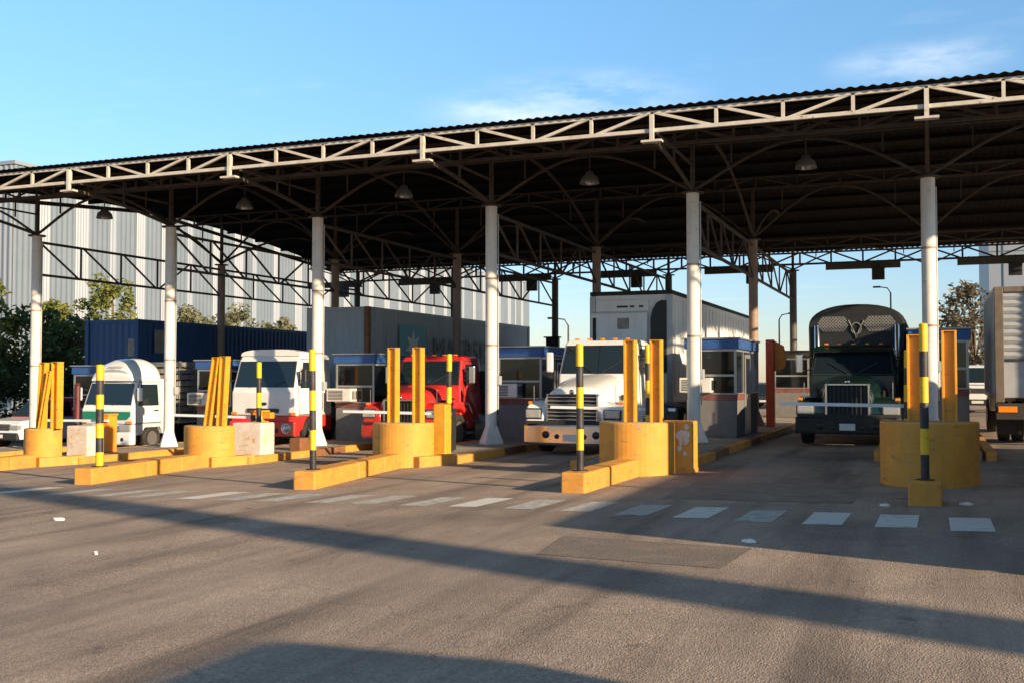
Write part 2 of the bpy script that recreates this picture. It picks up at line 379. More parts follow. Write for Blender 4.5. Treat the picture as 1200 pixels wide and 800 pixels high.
for y in ROWY:
    zc = rz_(y) - .52
    for i, x in enumerate(COLX):
        g = gz(x) + .185
        front = y == ROWY[0]
        r = .155 if front else .15
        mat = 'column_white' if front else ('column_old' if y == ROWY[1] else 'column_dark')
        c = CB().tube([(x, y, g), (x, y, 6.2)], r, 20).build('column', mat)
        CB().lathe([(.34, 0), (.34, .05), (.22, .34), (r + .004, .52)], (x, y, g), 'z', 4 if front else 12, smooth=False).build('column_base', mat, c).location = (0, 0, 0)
        CB().lathe([(.27, 6.2), (.27, 6.235), (.1, 6.24)], (x, y, 0), 'z', 16).build('column_cap', 'steel_brown', c)
        CB().bar((x, y, 6.2), (x, y, zc), .10).build('column_post', 'steel_brown', c)
        if front:
            CB().tube([(x + r + .018, y + .06, g + .9), (x + r + .018, y + .06, 6.0)], .016, 6).build('conduit', 'rib_grey', c)
            CB().box(x + r + .002, x + r + .09, y - .02, y + .14, g + 1.55, g + 1.78).build('junction_box', 'rib_grey', c, bevel=.01)
            for q in (2.55, 4.3): CB().lathe([(r + .006, 0), (r + .006, .05)], (x, y, g + q), 'z', 20).build('strap', 'column_old', c)
        # curved brackets to both sides, meeting the next ones high over the lane
        for s_ in (-1, 1):
            span = 2.66
            pts = [(x + s_ * span * t, y, 6.26 + (zc - 6.26 - .08) * math.sin(t * PI / 2) ** 1.1) for t in [k / 12 for k in range(13)]]
            b = CB()
            for p, q in zip(pts, pts[1:]): b.bar(p, q, .055, .075, up=(0, 1, 0))
            b.bar((x + s_ * .95, y, pts[5][2]), (x + s_ * .95, y, zc), .04)
            b.build('arch_bracket', 'steel_brown')
        if front:
            # cantilever arm out to the eave
            pts = [(x, y - (y - YF - .2) * t, 6.26 + .42 * math.sin(t * PI / 2)) for t in [k / 8 for k in range(9)]]
            b = CB()
            for p, q in zip(pts, pts[1:]): b.bar(p, q, .06, .08)
            b.bar((x, y, 6.9), (x, YF + .2, 6.9), .05); b.bar((x, y - 2, 6.55), (x, y - 2, 7.4), .045)
            b.build('cantilever_arm', 'steel_brown')
            CB().bar((x, YF + .1, 6.66), (x, YF + .1, 7.2), .085).box(x - .22, x + .22, YF + .02, YF + .2, 6.615, 6.66).build('eave_post', 'truss_cream')
        if y == ROWY[1]:
            for s_ in (-1, 1):
                pts = [(x + .012, y + s_ * 6.5 * t, 6.3 + 1.72 * math.sin(t * PI / 2)) for t in [k / 10 for k in range(11)]]
                b = CB()
                for p, q in zip(pts, pts[1:]): b.bar(p, q, .06, .08)
                b.build('knee_brace', 'steel_brown')
# longitudinal trusses along each column line
for x in COLX:
    b = CB(); zt, zb = 6.02, 4.98
    for a, c in zip(ROWY, ROWY[1:]):
        b.bar((x, a + .16, zt), (x, c - .16, zt), .075); b.bar((x, a + .16, zb), (x, c - .16, zb), .075)
        n = 5; d = (c - a) / n
        for k in range(n):
            if k: b.bar((x, a + k * d, zb), (x, a + k * d, zt), .05)
            up = k % 2 == 1 and k > 1
            b.bar((x + .006, a + k * d + .1, zb if up else zt), (x + .006, a + (k + 1) * d - .1, zt if up else zb), .05)
    b.build('line_truss', 'steel_brown')
CB().box(-16.05 - .3, -16.05 + .3, 45.15, 45.4, 2.2, 3.5).box(-16.05 - .38, -16.05 + .38, 45.05, 45.42, 3.5, 3.56).build('meter_box', 'dark_box', bevel=.02)

# lamps and lane signals hang from the canopy
LANE = [-29.2, -23.9, -18.65, -13.4, -8.05, -2.68, 2.67]
LN = ['over the far left lane', 'above the small green-striped truck', 'above the red and white truck', 'above the red truck', 'above the white bonneted truck', 'above the dark green truck', 'over the rightmost lane']
lamp0 = None
for x, l in zip(LANE, LN):
    t = thing('pendant_lamp', 'bell shaped pendant lamp hanging ' + l, 'lamp', (x, 25.55, 6.55), 0, 'pendant lamps under the canopy roof')
    if lamp0 is None:
        b = MB().lathe([(.07, .42), (.10, .40), (.12, .33), (.21, .26), (.245, .14), (.25, .10), (.235, .105), (.19, .25), (.09, .32)], n=20); s0 = b.build('lamp_shade', 'lamp_shade', t)
        r0 = MB().tube([(0, 0, .4), (0, 0, .86)], .018, 6).build('rod', 'steel_brown', t)
        g0 = MB().lathe([(.005, .06), (.10, .08), (.14, .16), (.08, .26)], n=14).build('bulb', 'lamp_lens', t); lamp0 = t
    else:
        for o in (s0, r0, g0):
            c = o.copy(); C.objects.link(c); c.parent = t
for x, l in zip(LANE, LN):
    t = thing('lane_sign', 'long dark sign board along the rear eave ' + l, 'sign', (x, 48.0, 6.42), 0, 'sign boards on the rear eave')
    MB().box(-1.55, 1.55, -.06, .06, 0, .30).build('board', 'sign_slab', t, bevel=.01)
    MB().bar((-1.1, 0, .28), (-1.1, 0, .36), .05).bar((1.1, 0, .28), (1.1, 0, .36), .05).build('hanger', 'steel_brown', t)
    t = thing('lane_signal', 'black lane signal box hung below the rear eave ' + l, 'signal', (x + .65, 47.75, 5.9), 0, 'lane signals at the rear eave')
    MB().box(-.26, .26, -.11, .11, 0, .5).build('housing', 'dark_box', t, bevel=.02)
    MB().box(-.30, .30, -.26, -.11, .47, .50).build('visor', 'dark_box', t)
    MB().bar((0, .03, .5), (0, .03, .86), .05).build('hanger', 'steel_brown', t)

# ---------------------------------------------------------------- toll islands
NM = ['at the far left by the red car', 'left of the small green-striped truck', 'left of the red and white truck', 'between the red and white truck and the red truck',
      'between the red truck and the white bonneted truck', 'between the white bonneted truck and the dark green truck']
ISL = [  # key x, tip, drum (x,y)
    ('A', -26.5, (-26.1, 16.9), (-26.5, 20.5)), ('B', -21.2, (-20.6, 16.4), (-20.98, 20.5)), ('C', -16.05, (-15.18, 15.75), (-15.83, 20.5)),
    ('D', -10.72, (-9.9, 15.28), (-10.7, 20.5)), ('E', -5.3, (-5.07, 15.2), (-5.0, 18.75)), ('F', 0.05, (-.08, 14.12), (-.03, 17.05)), ('G', 5.34, (5.3, 13.6), (5.3, 16.8))]
IL = {'A': 'raised concrete toll island with yellow kerb left of the small green-striped truck', 'B': 'raised toll island with yellow kerb under the booth beside the small green-striped truck',
      'C': 'raised toll island with long yellow nose kerb in front of the red and white truck', 'D': 'raised toll island with yellow and brown kerb blocks beside the red truck',
      'E': 'raised toll island with yellow kerb between the white bonneted and dark green trucks', 'F': 'shaded toll island with one small yellow nose block right of the dark green truck',
      'G': 'raised toll island with yellow kerb right of the rightmost lane'}
for k, x, tip, dr in ISL:
    g = gz(x); t = thing('toll_island', IL[k], 'traffic island', (x, 30, g), 0, 'toll islands between the lanes')
    y0, y1 = dr[1] + (.25 if k not in 'FG' else 4.6) - 30, 47.2 - 30
    def zs(u): return S * max(-34 - x, min(8 - x, u))
    b = MB(); hw = 1.0
    b.box(-hw + .16, hw - .16, y0 + .1, y1 - .1, -.02, .185); b.build('slab', 'concrete', t)
    for s_ in (-1, 1):
        n = 9; L = (y1 - y0) / n
        for q in range(n):
            if q < 4:
                m = 'kerb_brown' if (k in 'CD' and q == 1) else 'kerb_yellow'
                for h in (0, 1):
                    mm = 'kerb_brown' if (k in 'CDE' and (q * 2 + h) % 3 == 2) else 'kerb_yellow'
                    MB().box(s_ * hw - .09, s_ * hw + .09, y0 + q * L + h * L / 2, y0 + q * L + (h + 1) * L / 2 - .012, -.03 + s_ * .03, .195 + s_ * .01).build('kerb_block', mm, t, bevel=.012)
            else:
                MB().box(s_ * hw - .09, s_ * hw + .09, y0 + q * L, y0 + (q + 1) * L - .012, -.03 + s_ * .03, .195 + s_ * .01).build('kerb_block', 'kerb_yellow', t, bevel=.012)
    # narrow nose wall
    p = Vector((tip[0] - x, tip[1] - 30, 0)); q = Vector((dr[0] - x, dr[1] - 30 - .4, 0))
    if k == 'F': segs = [(0, .17)]
    elif k == 'E': segs = [(0, .62), (.632, .97)]
    else: segs = [(0, .42), (.428, .72), (.728, 1.)]
    for a, c in segs:
        u, v = p.lerp(q, a), p.lerp(q, c)
        zz = zs(u.x)
        MB().bar((u.x, u.y, .13 + zz), (v.x, v.y, .13 + zs(v.x)), .40, .36).build('nose_kerb', 'kerb_yellow', t, bevel=.03)
    if k in 'BCD':                                    # low apron wall beside the drum
        MB().bar((.55 if k != 'B' else .5, dr[1] - 30 - .55, .11), (.98, dr[1] - 30 + .5, .11), .30, .28).build('nose_kerb', 'kerb_yellow', t, bevel=.03)

DL = {'B': 'weathered yellow drum barrier at the left edge holding three crossed posts', 'C': 'yellow drum barrier holding two leaning posts in front of the red and white truck',
      'D': 'yellow drum barrier with two upright posts in front of the red truck', 'E': 'yellow rounded barrier in front of the white bonneted truck beside a stained block', 'F': 'shaded yellow drum barrier right of the dark green truck'}
def drum(k, x, y):
    t = thing('drum_barrier', DL[k], 'crash barrier', (x, y, gz(x) - .02), 0, 'yellow drum barriers before the booths')
    r = {'B': .52, 'C': .64}.get(k, .70); n = 26
    out = [(-r, .03)] + [(r * math.cos(PI + PI * i / n), r * math.sin(PI + PI * i / n) * 1.02) for i in range(n + 1)] + [(r, .03)]
    MB().prism(out, 0, .97, 'z').build('drum', 'drum_yellow', t, bevel=.03, seg=3)
    inn = [(u * .86, v * .86 - .05) for u, v in out]
    MB().prism(inn, .969, .974, 'z').build('fill', 'concrete', t)
for k, x, tip, dr in ISL:
    if k in DL: drum(k, *dr)

def post(x, y, z0, z1, label, w=.21, lean=(0, 0), name='guard_post', mat='post_yellow', cat='post', grp='yellow guard posts standing in the drums'):
    t = thing(name, label, cat, (x, y, z0), 0, grp)
    b = MB()                                          # an I-section steel post
    p, q = Vector((0, 0, 0)), Vector((lean[0], lean[1], z1 - z0)); up = (0, 1, 0)
    for s_ in (-1, 1): b.bar(p + Vector((s_ * w * .42, 0, 0)), q + Vector((s_ * w * .42, 0, 0)), w * .16, w * .9, up=up)
    b.build('flange', mat, t, bevel=.004)
    MB().bar(p, q + Vector((0, 0, -.004)), w * .70, w * .3, up=up).build('web', mat, t)
    MB().bar(q + Vector((0, 0, .0)), q + Vector((0, 0, .012)), w * 1.02, w * .92, up=up).build('cap', mat, t)
    return t
dz = {k: gz(d[0]) + .95 for k, x, tp, d in ISL}
post(-5.05, 18.45, dz['E'], 2.36, 'left yellow post in the barrier before the white bonneted truck')
post(-4.58, 18.5, dz['E'], 2.36, 'right yellow post in the barrier before the white bonneted truck')
post(-10.83, 20.2, dz['D'], 2.33, 'left brighter yellow post in the drum before the red truck')
post(-10.25, 20.25, dz['D'], 2.33, 'right darker yellow post in the drum before the red truck')
post(-15.71, 20.2, dz['C'], 2.16, 'left leaning yellow post in the drum before the red and white truck', lean=(.23, 0), w=.18)
post(-15.36, 20.22, dz['C'], 2.18, 'right nearly upright yellow post in the drum before the red and white truck', lean=(.09, 0), w=.19)
post(-20.84, 20.2, dz['B'], 2.06, 'left broad yellow post in the drum at the left edge', lean=(.08, 0), w=.20)
post(-20.74, 20.08, dz['B'], 1.85, 'thin diagonal yellow post leaning across the drum at the left edge', lean=(.28, 0), w=.11)
post(-20.44, 20.3, dz['B'], 2.08, 'right yellow post in the drum at the left edge, tallest of its three', w=.22)
post(-.22, 16.72, dz['F'], 2.32, 'shaded yellow post left of the white column by the dark green truck')
post(.26, 16.8, dz['F'], 2.38, 'shaded yellow post right of the white column by the booth')

def striped(x, y, z0, z1, label, w=.105, n=6, shape='tube', grp='yellow and black striped poles'):
    t = thing('striped_pole', label, 'pole', (x, y, z0), 0, grp)
    h = z1 - z0; t.rotation_euler = (math.radians(random.uniform(-.7, .7)), math.radians(random.uniform(-.9, .9)), 0)
    for q in range(n):
        a, c = h * q / n, h * (q + 1) / n
        MB().tube([(0, 0, a), (0, 0, c)], w / 2, 14).build('band', 'stripe_yellow' if (n - 1 - q) % 2 == 0 else 'stripe_black', t)
    MB().lathe([(w / 2 + .003, 0), (w / 2 - .004, .02), (.01, .03)], (0, 0, h - .002), n=14).build('cap', 'stripe_yellow', t)
    MB().lathe([(w * 1.1, 0), (w * 1.1, .015), (w * .55, .02)], n=14).build('base_plate', 'stripe_black', t)
SP = {'C': ('tall striped yellow and black pole on the nose kerb by the small green-striped truck', 16.25, 1.93, 7), 'D': ('striped yellow and black pole close before the white column beside the red and white truck', 15.65, 2.16, 6),
      'E': ('striped yellow and black pole standing before the grille of the white bonneted truck', 15.55, 2.2, 6), 'F': ('bright striped pole on the small yellow block before the shaded drum', 14.3, 2.36, 6)}
for k, x, tip, dr in ISL:
    if k in SP:
        l, y, z1, n = SP[k]
        xx = tip[0] + (y - tip[1]) * (dr[0] - tip[0]) / (dr[1] - tip[1])
        striped(xx, y, gz(xx) + .305, z1, l, .15 if k in 'C' else (.105 if k == 'F' else .115), n)
SP2 = {'B': 'thin striped pole behind the drum at the left edge', 'C': 'thin striped pole before the windscreen of the red and white truck', 'D': 'thin striped pole before the windscreen of the red truck', 'E': 'thin striped pole just left of the right yellow post by the white bonneted truck', 'F': 'shaded striped pole left of the posts beside the dark green truck'}
for k, x, tip, dr in ISL:
    if k in SP2: striped({'E': -5.75, 'F': -.42}.get(k, x + .12), 22.5 if k != 'F' else 21.2, gz(x) + .185, {'F': 2.2}.get(k, gz(x) + 2.45), SP2[k], .13, 6)

def block(x, y, w, d, h, mat, label, name='concrete_block', cat='block', grp=None):
    t = thing(name, label, cat, (x, y, gz(x) - .01), 0, grp)
    MB().box(-w / 2, w / 2, -d / 2, d / 2, 0, h).build('body', mat, t, bevel=.035, seg=3)
    MB().box(-w / 2 - .012, w / 2 + .012, -d / 2 - .012, d / 2 + .012, .0, .10).build('plinth', 'kerb_yellow', t, bevel=.01)
    return t
t = block(-4.30, 19.03, .62, .5, .95, 'drum_yellow', 'yellow block with a white patch beside the barrier before the white bonneted truck')
rr = random.Random(5)
for cx_, cz_, r_ in ((.13, .68, .13), (.07, .46, .06), (.2, .86, .05), (.17, .38, .04)):
    MB().add([(cx_ + r_ * rr.uniform(.6, 1.2) * math.cos(k * PI / 11), -.254, cz_ + r_ * rr.uniform(.7, 1.35) * math.sin(k * PI / 11)) for k in range(22)], [tuple(range(22))]).build('paint_patch', 'block_white', t)
block(-15.55, 21.75, .85, .6, .97, 'block_white', 'white and yellow stained block before the red and white truck')
block(-20.75, 21.6, .72, .6, .97, 'block_white', 'pale concrete block before the small green-striped truck')
block(-10.28, 21.5, .32, .32, 1.32, 'post_yellow', 'short square yellow bollard right of the drum before the red truck', 'square_bollard', 'bollard')
block(-15.35, 23.5, .35, .5, .5, 'kerb_brown', 'low brown block behind the stained white block', 'low_block')

# barrier gates
GL = {'B': 'orange gate cabinet with thin white arm by the small green-striped truck', 'C': 'orange gate cabinet with thin white arm before the red and white truck', 'D': 'gate with thin white arm across the front of the red truck',
      'E': 'gate with thin arm across the white bonneted truck', 'F': 'gate with white arm across the grille of the dark green truck'}
for k, x, tip, dr in ISL:
    if k not in GL: continue
    xx = {'B': -21.2, 'C': -16.2, 'F': -.35}.get(k, x - .1); y = 22.9 if k != 'F' else 21.6
    t = thing('barrier_gate', GL[k], 'barrier gate', (xx, y, gz(x) + .185), 0, 'lane barrier gates')
    MB().box(-.17, .17, -.17, .17, 0, 1.0 if k in 'BC' else .95).build('cabinet', 'orange' if k in 'BC' else 'black_plastic', t, bevel=.02)
    MB().box(-.19, .19, -.19, .19, 1.003 if k in 'BC' else .953, 1.05 if k in 'BC' else 1.0).build('lid', 'orange' if k in 'BC' else 'black_plastic', t, bevel=.01)
    if k == 'C': MB().box(.17, .40, -.1, .1, .84, 1.0).build('motor_head', 'orange', t, bevel=.02)
    L = {'B': 2.6, 'C': 2.6, 'D': 2.75, 'E': 2.7, 'F': 2.45}[k]
    MB().lathe([(.08, 0), (.08, .06)], (-.03, -.24, .86), 'y', 14).build('hub', 'black_plastic', t)
    MB().bar((.2, -.2, .87), (-L, -.2, .90 if k != 'B' else .84), .05, .065).build('arm', 'logo_white', t)

# toll booths
def booth(x, y, z, label, W=1.32, D=3.5, H=2.6, ac=True, dull=False):
    t = thing('toll_booth', label, 'toll booth', (x, y, z), 0, 'toll booths on the islands')
    w = W / 2
    MB().box(-w, w, 0, D, 0, .98).build('base_wall', 'booth_wall', t, bevel=.015)
    MB().box(-w - .006, w + .006, -.006, D + .006, .985, 1.13).build('painted_band', 'dull_red', t)
    MB().box(-w - .03, w + .03, -.03, D + .03, 1.133, 1.17).build('sill', 'alu', t, bevel=.006)
    MB().box(-w + .05, w - .05, D - .06, D - .02, 1.17, 2.3).build('back_panel', 'interior_dark', t)
    MB().box(-w + .12, w - .12, 1.6, 1.66, 1.17, 2.1).build('inner_screen', 'interior_dark', t)
    MB().box(-w + .15, w - .15, .5, 1.0, 1.17, 1.24).build('counter', 'interior_dark', t)
    MB().bar((.1, .75, 1.24), (.1, .75, 1.62), .32, .06).build('monitor', 'black_plastic', t)
    f = MB(); e = .03
    for sx in (-1, 1):
        for yy_ in (0, D * .33, D * .62, D): f.box(sx * (w - e) - e, sx * (w - e) + e, max(yy_ - e, 0), min(yy_ + e, D), 1.17, 2.32)
    for yy_ in (0.0, D - .05):
        f.box(-w + .06, w - .06, yy_ + .004, yy_ + .046, 1.60, 1.66); f.box(-w + .06, w - .06, yy_ + .004, yy_ + .046, 2.26, 2.32)
    for sx in (-1, 1): f.box(sx * (w - .03) - .02, sx * (w - .03) + .02, .06, D - .06, 2.26, 2.318)
    f.build('window_frame', 'alu', t)
    MB().box(-w + .05, w - .05, .018, .030, 1.66, 2.26).build('window', 'booth_glass', t)
    MB().box(.08 if ac else -w + .05, w - .05, .018, .030, 1.17, 1.60).build('window', 'booth_glass', t)
    for sx in (-1, 1): MB().box(sx * (w - .026) - .006, sx * (w - .026) + .006, .06, D - .06, 1.17, 2.26).build('window', 'booth_glass', t)
    if ac:
        a = MB().box(-w - .12, .05, -.34, .26, 1.18, 1.57).build('air_conditioner', 'ac_white', t, bevel=.02)
        g_ = MB()
        for q in range(7): g_.box(-w - .06, -.22, -.352, -.341, 1.23 + q * .043, 1.252 + q * .043)
        g_.build('grille', 'black_plastic', a)
        g2 = MB()
        for q in range(5): g2.box(.052, .060, -.26 + q * .08, -.22 + q * .08, 1.24, 1.5)
        g2.build('side_vent', 'black_plastic', a)
    d = MB().box(w + .002, w + .03, D * .36, D * .60, .02, 2.2).build('door', 'alu', t, bevel=.004)
    MB().box(w + .031, w + .034, D * .385, D * .575, 1.15, 2.1).build('pane', 'booth_glass', d)
    MB().bar((w + .06, D * .39, 1.0), (w + .06, D * .39, 1.14), .025).build('handle', 'chrome', d)
    MB().box(-w - .05, w + .05, -.05, D + .05, 2.322, 2.575).build('fascia', 'booth_blue' if not dull else 'chassis_black', t, bevel=.012)
    MB().box(-w - .09, w + .09, -.10, D + .09, 2.577, 2.62).build('roof', 'alu' if not dull else 'chassis_black', t, bevel=.01)
    return t
BL = {'A': 'toll booth with blue fascia left of the small green-striped truck', 'B': 'toll booth partly hidden behind yellow posts left of the red and white truck', 'C': 'toll booth with white air conditioner left of the red truck',
      'D': 'toll booth with blue fascia left of the white bonneted truck', 'E': 'toll booth with red door post between the white bonneted and dark green trucks', 'F': 'toll booth in shade right of the white column near the dark green truck'}
for k, x, tip, dr in ISL:
    if k in BL: booth(x + {'F': .16, 'A': .1}.get(k, -.06), 27.6, gz(x) + .186, BL[k], ac=k != 'A')
booth(-5.05, 42.2, gz(-5) + .186, 'dark second booth further back left of the dark green truck', H=2.9, ac=False, dull=True)
t = thing('service_pillar', 'tall red service pillar with an orange panel behind the booth', 'pillar', (-4.72, 34.0, gz(-4.7) + .186))
MB().box(-.13, .13, -.13, .13, 0, 2.75).build('pillar', 'red_paint', t, bevel=.02)
MB().prism([(.0, 1.75), (.34, 1.85), (.38, 2.2), (.30, 2.55), (.0, 2.72)], -.06, .06, 'y').build('panel', 'orange', t, bevel=.02)
[setattr(o, 'location', (.12, 0, 0)) for o in t.children if o.name.startswith('panel')]
t = thing('card_pillar', 'slim dark red post with a black base beside the drum at the left edge', 'post', (-22.4, 23.0, gz(-22.4) + .0))
MB().tube([(0, 0, 0), (0, 0, .12)], .14, 14).tube([(0, 0, .12), (0, 0, 1.05)], .09, 14).build('base', 'chassis_black', t)
MB().tube([(0, 0, 1.05), (0, 0, 2.05)], .085, 14).tube([(0, 0, 2.05), (0, 0, 2.12)], [.11, .05], 14).build('head', 'maroon', t)

# ---------------------------------------------------------------- vehicles (local: front at y=0 towards the camera, +y rearwards, z from the road)
WH = {}
def wheel(t, x, y, r=.5, w=.28, dual=False, rim='rim_steel'):
    key = (r, w, dual)
    s_ = 1 if x > 0 else -1
    if key not in WH:
        b = MB()
        for o in ((0,) if not dual else (0, -(w + .05))):
            b.lathe([(r * .58, o - w * .5), (r * .90, o - w * .5), (r * .985, o - w * .40), (r, o - w * .2), (r, o + w * .2), (r * .985, o + w * .40), (r * .90, o + w * .5), (r * .58, o + w * .5), (r * .56, o + w * .3)], axis='x', n=32)
        q = MB().lathe([(r * .60, w * .46), (r * .56, w * .44), (r * .54, w * .20), (r * .40, w * .10), (r * .26, w * .16), (r * .22, w * .38), (r * .12, w * .42), (.001, w * .42)], axis='x', n=32)
        for k in range(8): q.tube([(w * .10, r * .46 * math.cos(k * PI / 4), r * .46 * math.sin(k * PI / 4)), (w * .16, r * .46 * math.cos(k * PI / 4), r * .46 * math.sin(k * PI / 4))], r * .035, 6)
        o = b.build('wheel', 'rubber', t); i = q.build('rim', rim, o); WH[key] = (o, i)
    else:
        o = WH[key][0].copy(); C.objects.link(o); o.parent = t
        i = WH[key][1].copy(); C.objects.link(i); i.parent = o
    o.location = (x, y, r); o.rotation_euler = (0, 0, 0 if s_ > 0 else PI)
    return o

def shell(poly, hw_lo, hw_hi, z_lo, z_hi):
    """side profile (y,z) closed into a body that narrows upwards"""
    def hw(z): return hw_lo + (hw_hi - hw_lo) * max(0, min(1, (z - z_lo) / (z_hi - z_lo)))
    n = len(poly); b = MB()
    vs = [(-hw(z), y, z) for y, z in poly] + [(hw(z), y, z) for y, z in poly]
    b.add(vs, [tuple(range(n))[::-1], tuple(range(n, 2 * n))] + [(i, (i + 1) % n, n + (i + 1) % n, n + i) for i in range(n)])
    return b, hw

def pane(quad, name, mat, t, off=.006):
    if name == 'windscreen':
        q = [Vector(p) for p in quad]; c = sum(q, Vector()) / 4
        o = pane([tuple(p + (p - c).normalized() * .05) for p in q], 'windscreen_seal', 'black_plastic', t, off - .006)
    q = [Vector(p) for p in quad]; n = (q[1] - q[0]).cross(q[-1] - q[0]).normalized()
    c = sum(q, Vector()) / len(q)
    b = MB(); k = len(q)
    b.add([p + n * off for p in q] + [p - n * .02 for p in q], [tuple(range(k)), tuple(range(k, 2 * k))[::-1]] + [(i, k + i, k + (i + 1) % k, (i + 1) % k) for i in range(k)])
    return b.build(name, mat, t)

def side_door(t, hw, y0, y1, z0, z1, zw, bm, slope=0., s_=1, win=None):
    """door skin, window pane and handle on one side of a cab; hw(z) gives the half width"""
    def P(y, z, o=0.): return (s_ * (hw(z) + o), y, z)
    e = .012
    b = MB(); pts = [(y0, z0), (y1, z0), (y1, z1), (y0 + slope, z1), (y0, zw)]
    b.add([P(y, z, e) for y, z in pts] + [P(y, z, -.03) for y, z in pts], [tuple(range(5)), tuple(range(5, 10))[::-1]] + [(i, 5 + i, 5 + (i + 1) % 5, (i + 1) % 5) for i in range(5)])
    d = b.build('door', bm, t, bevel=.006)
    k = .022; po = [(y0 - k, z0 - k), (y1 + k, z0 - k), (y1 + k, z1 + k), (y0 + slope - k * .6, z1 + k), (y0 - k, zw)]
    b = MB(); b.add([P(y, z, .005) for y, z in po] + [P(y, z, -.03) for y, z in po], [tuple(range(5)), tuple(range(5, 10))[::-1]] + [(i, 5 + i, 5 + (i + 1) % 5, (i + 1) % 5) for i in range(5)])
    b.build('door_seal', 'black_plastic', d)
    w = win or [(y0 + .07, zw), (y1 - .08, zw), (y1 - .08, z1 - .07), (y0 + slope + .05, z1 - .07)]
    b = MB(); b.add([P(y, z, e + .005) for y, z in w] + [P(y, z, -.02) for y, z in w], [tuple(range(4)), (7, 6, 5, 4)] + [(i, 4 + i, 4 + (i + 1) % 4, (i + 1) % 4) for i in range(4)])
    b.build('window', 'vehicle_glass', d)
    MB().bar(P(y1 - .30, zw - .16, .03), P(y1 - .12, zw - .16, .03), .025, .035).build('handle', 'black_plastic', d)
    return d

def mirror(t, x, y, z, h, mat, arm_to):
    o = MB().box(-.09, .09, -.05, .05, -h / 2, h / 2).build('mirror', mat, t, bevel=.04, seg=3); o.location = (x, y, z)
    MB().box(-.07, .07, .051, .054, -h / 2 + .04, h / 2 - .04).build('glass', 'vehicle_glass', o)
    b = MB()
    for q in (h * .4, -h * .4): b.tube([(0, 0, q), (arm_to[0] - x, arm_to[1] - y, q * .7)], .016, 8)
    b.build('mirror_arm', 'black_plastic', o)

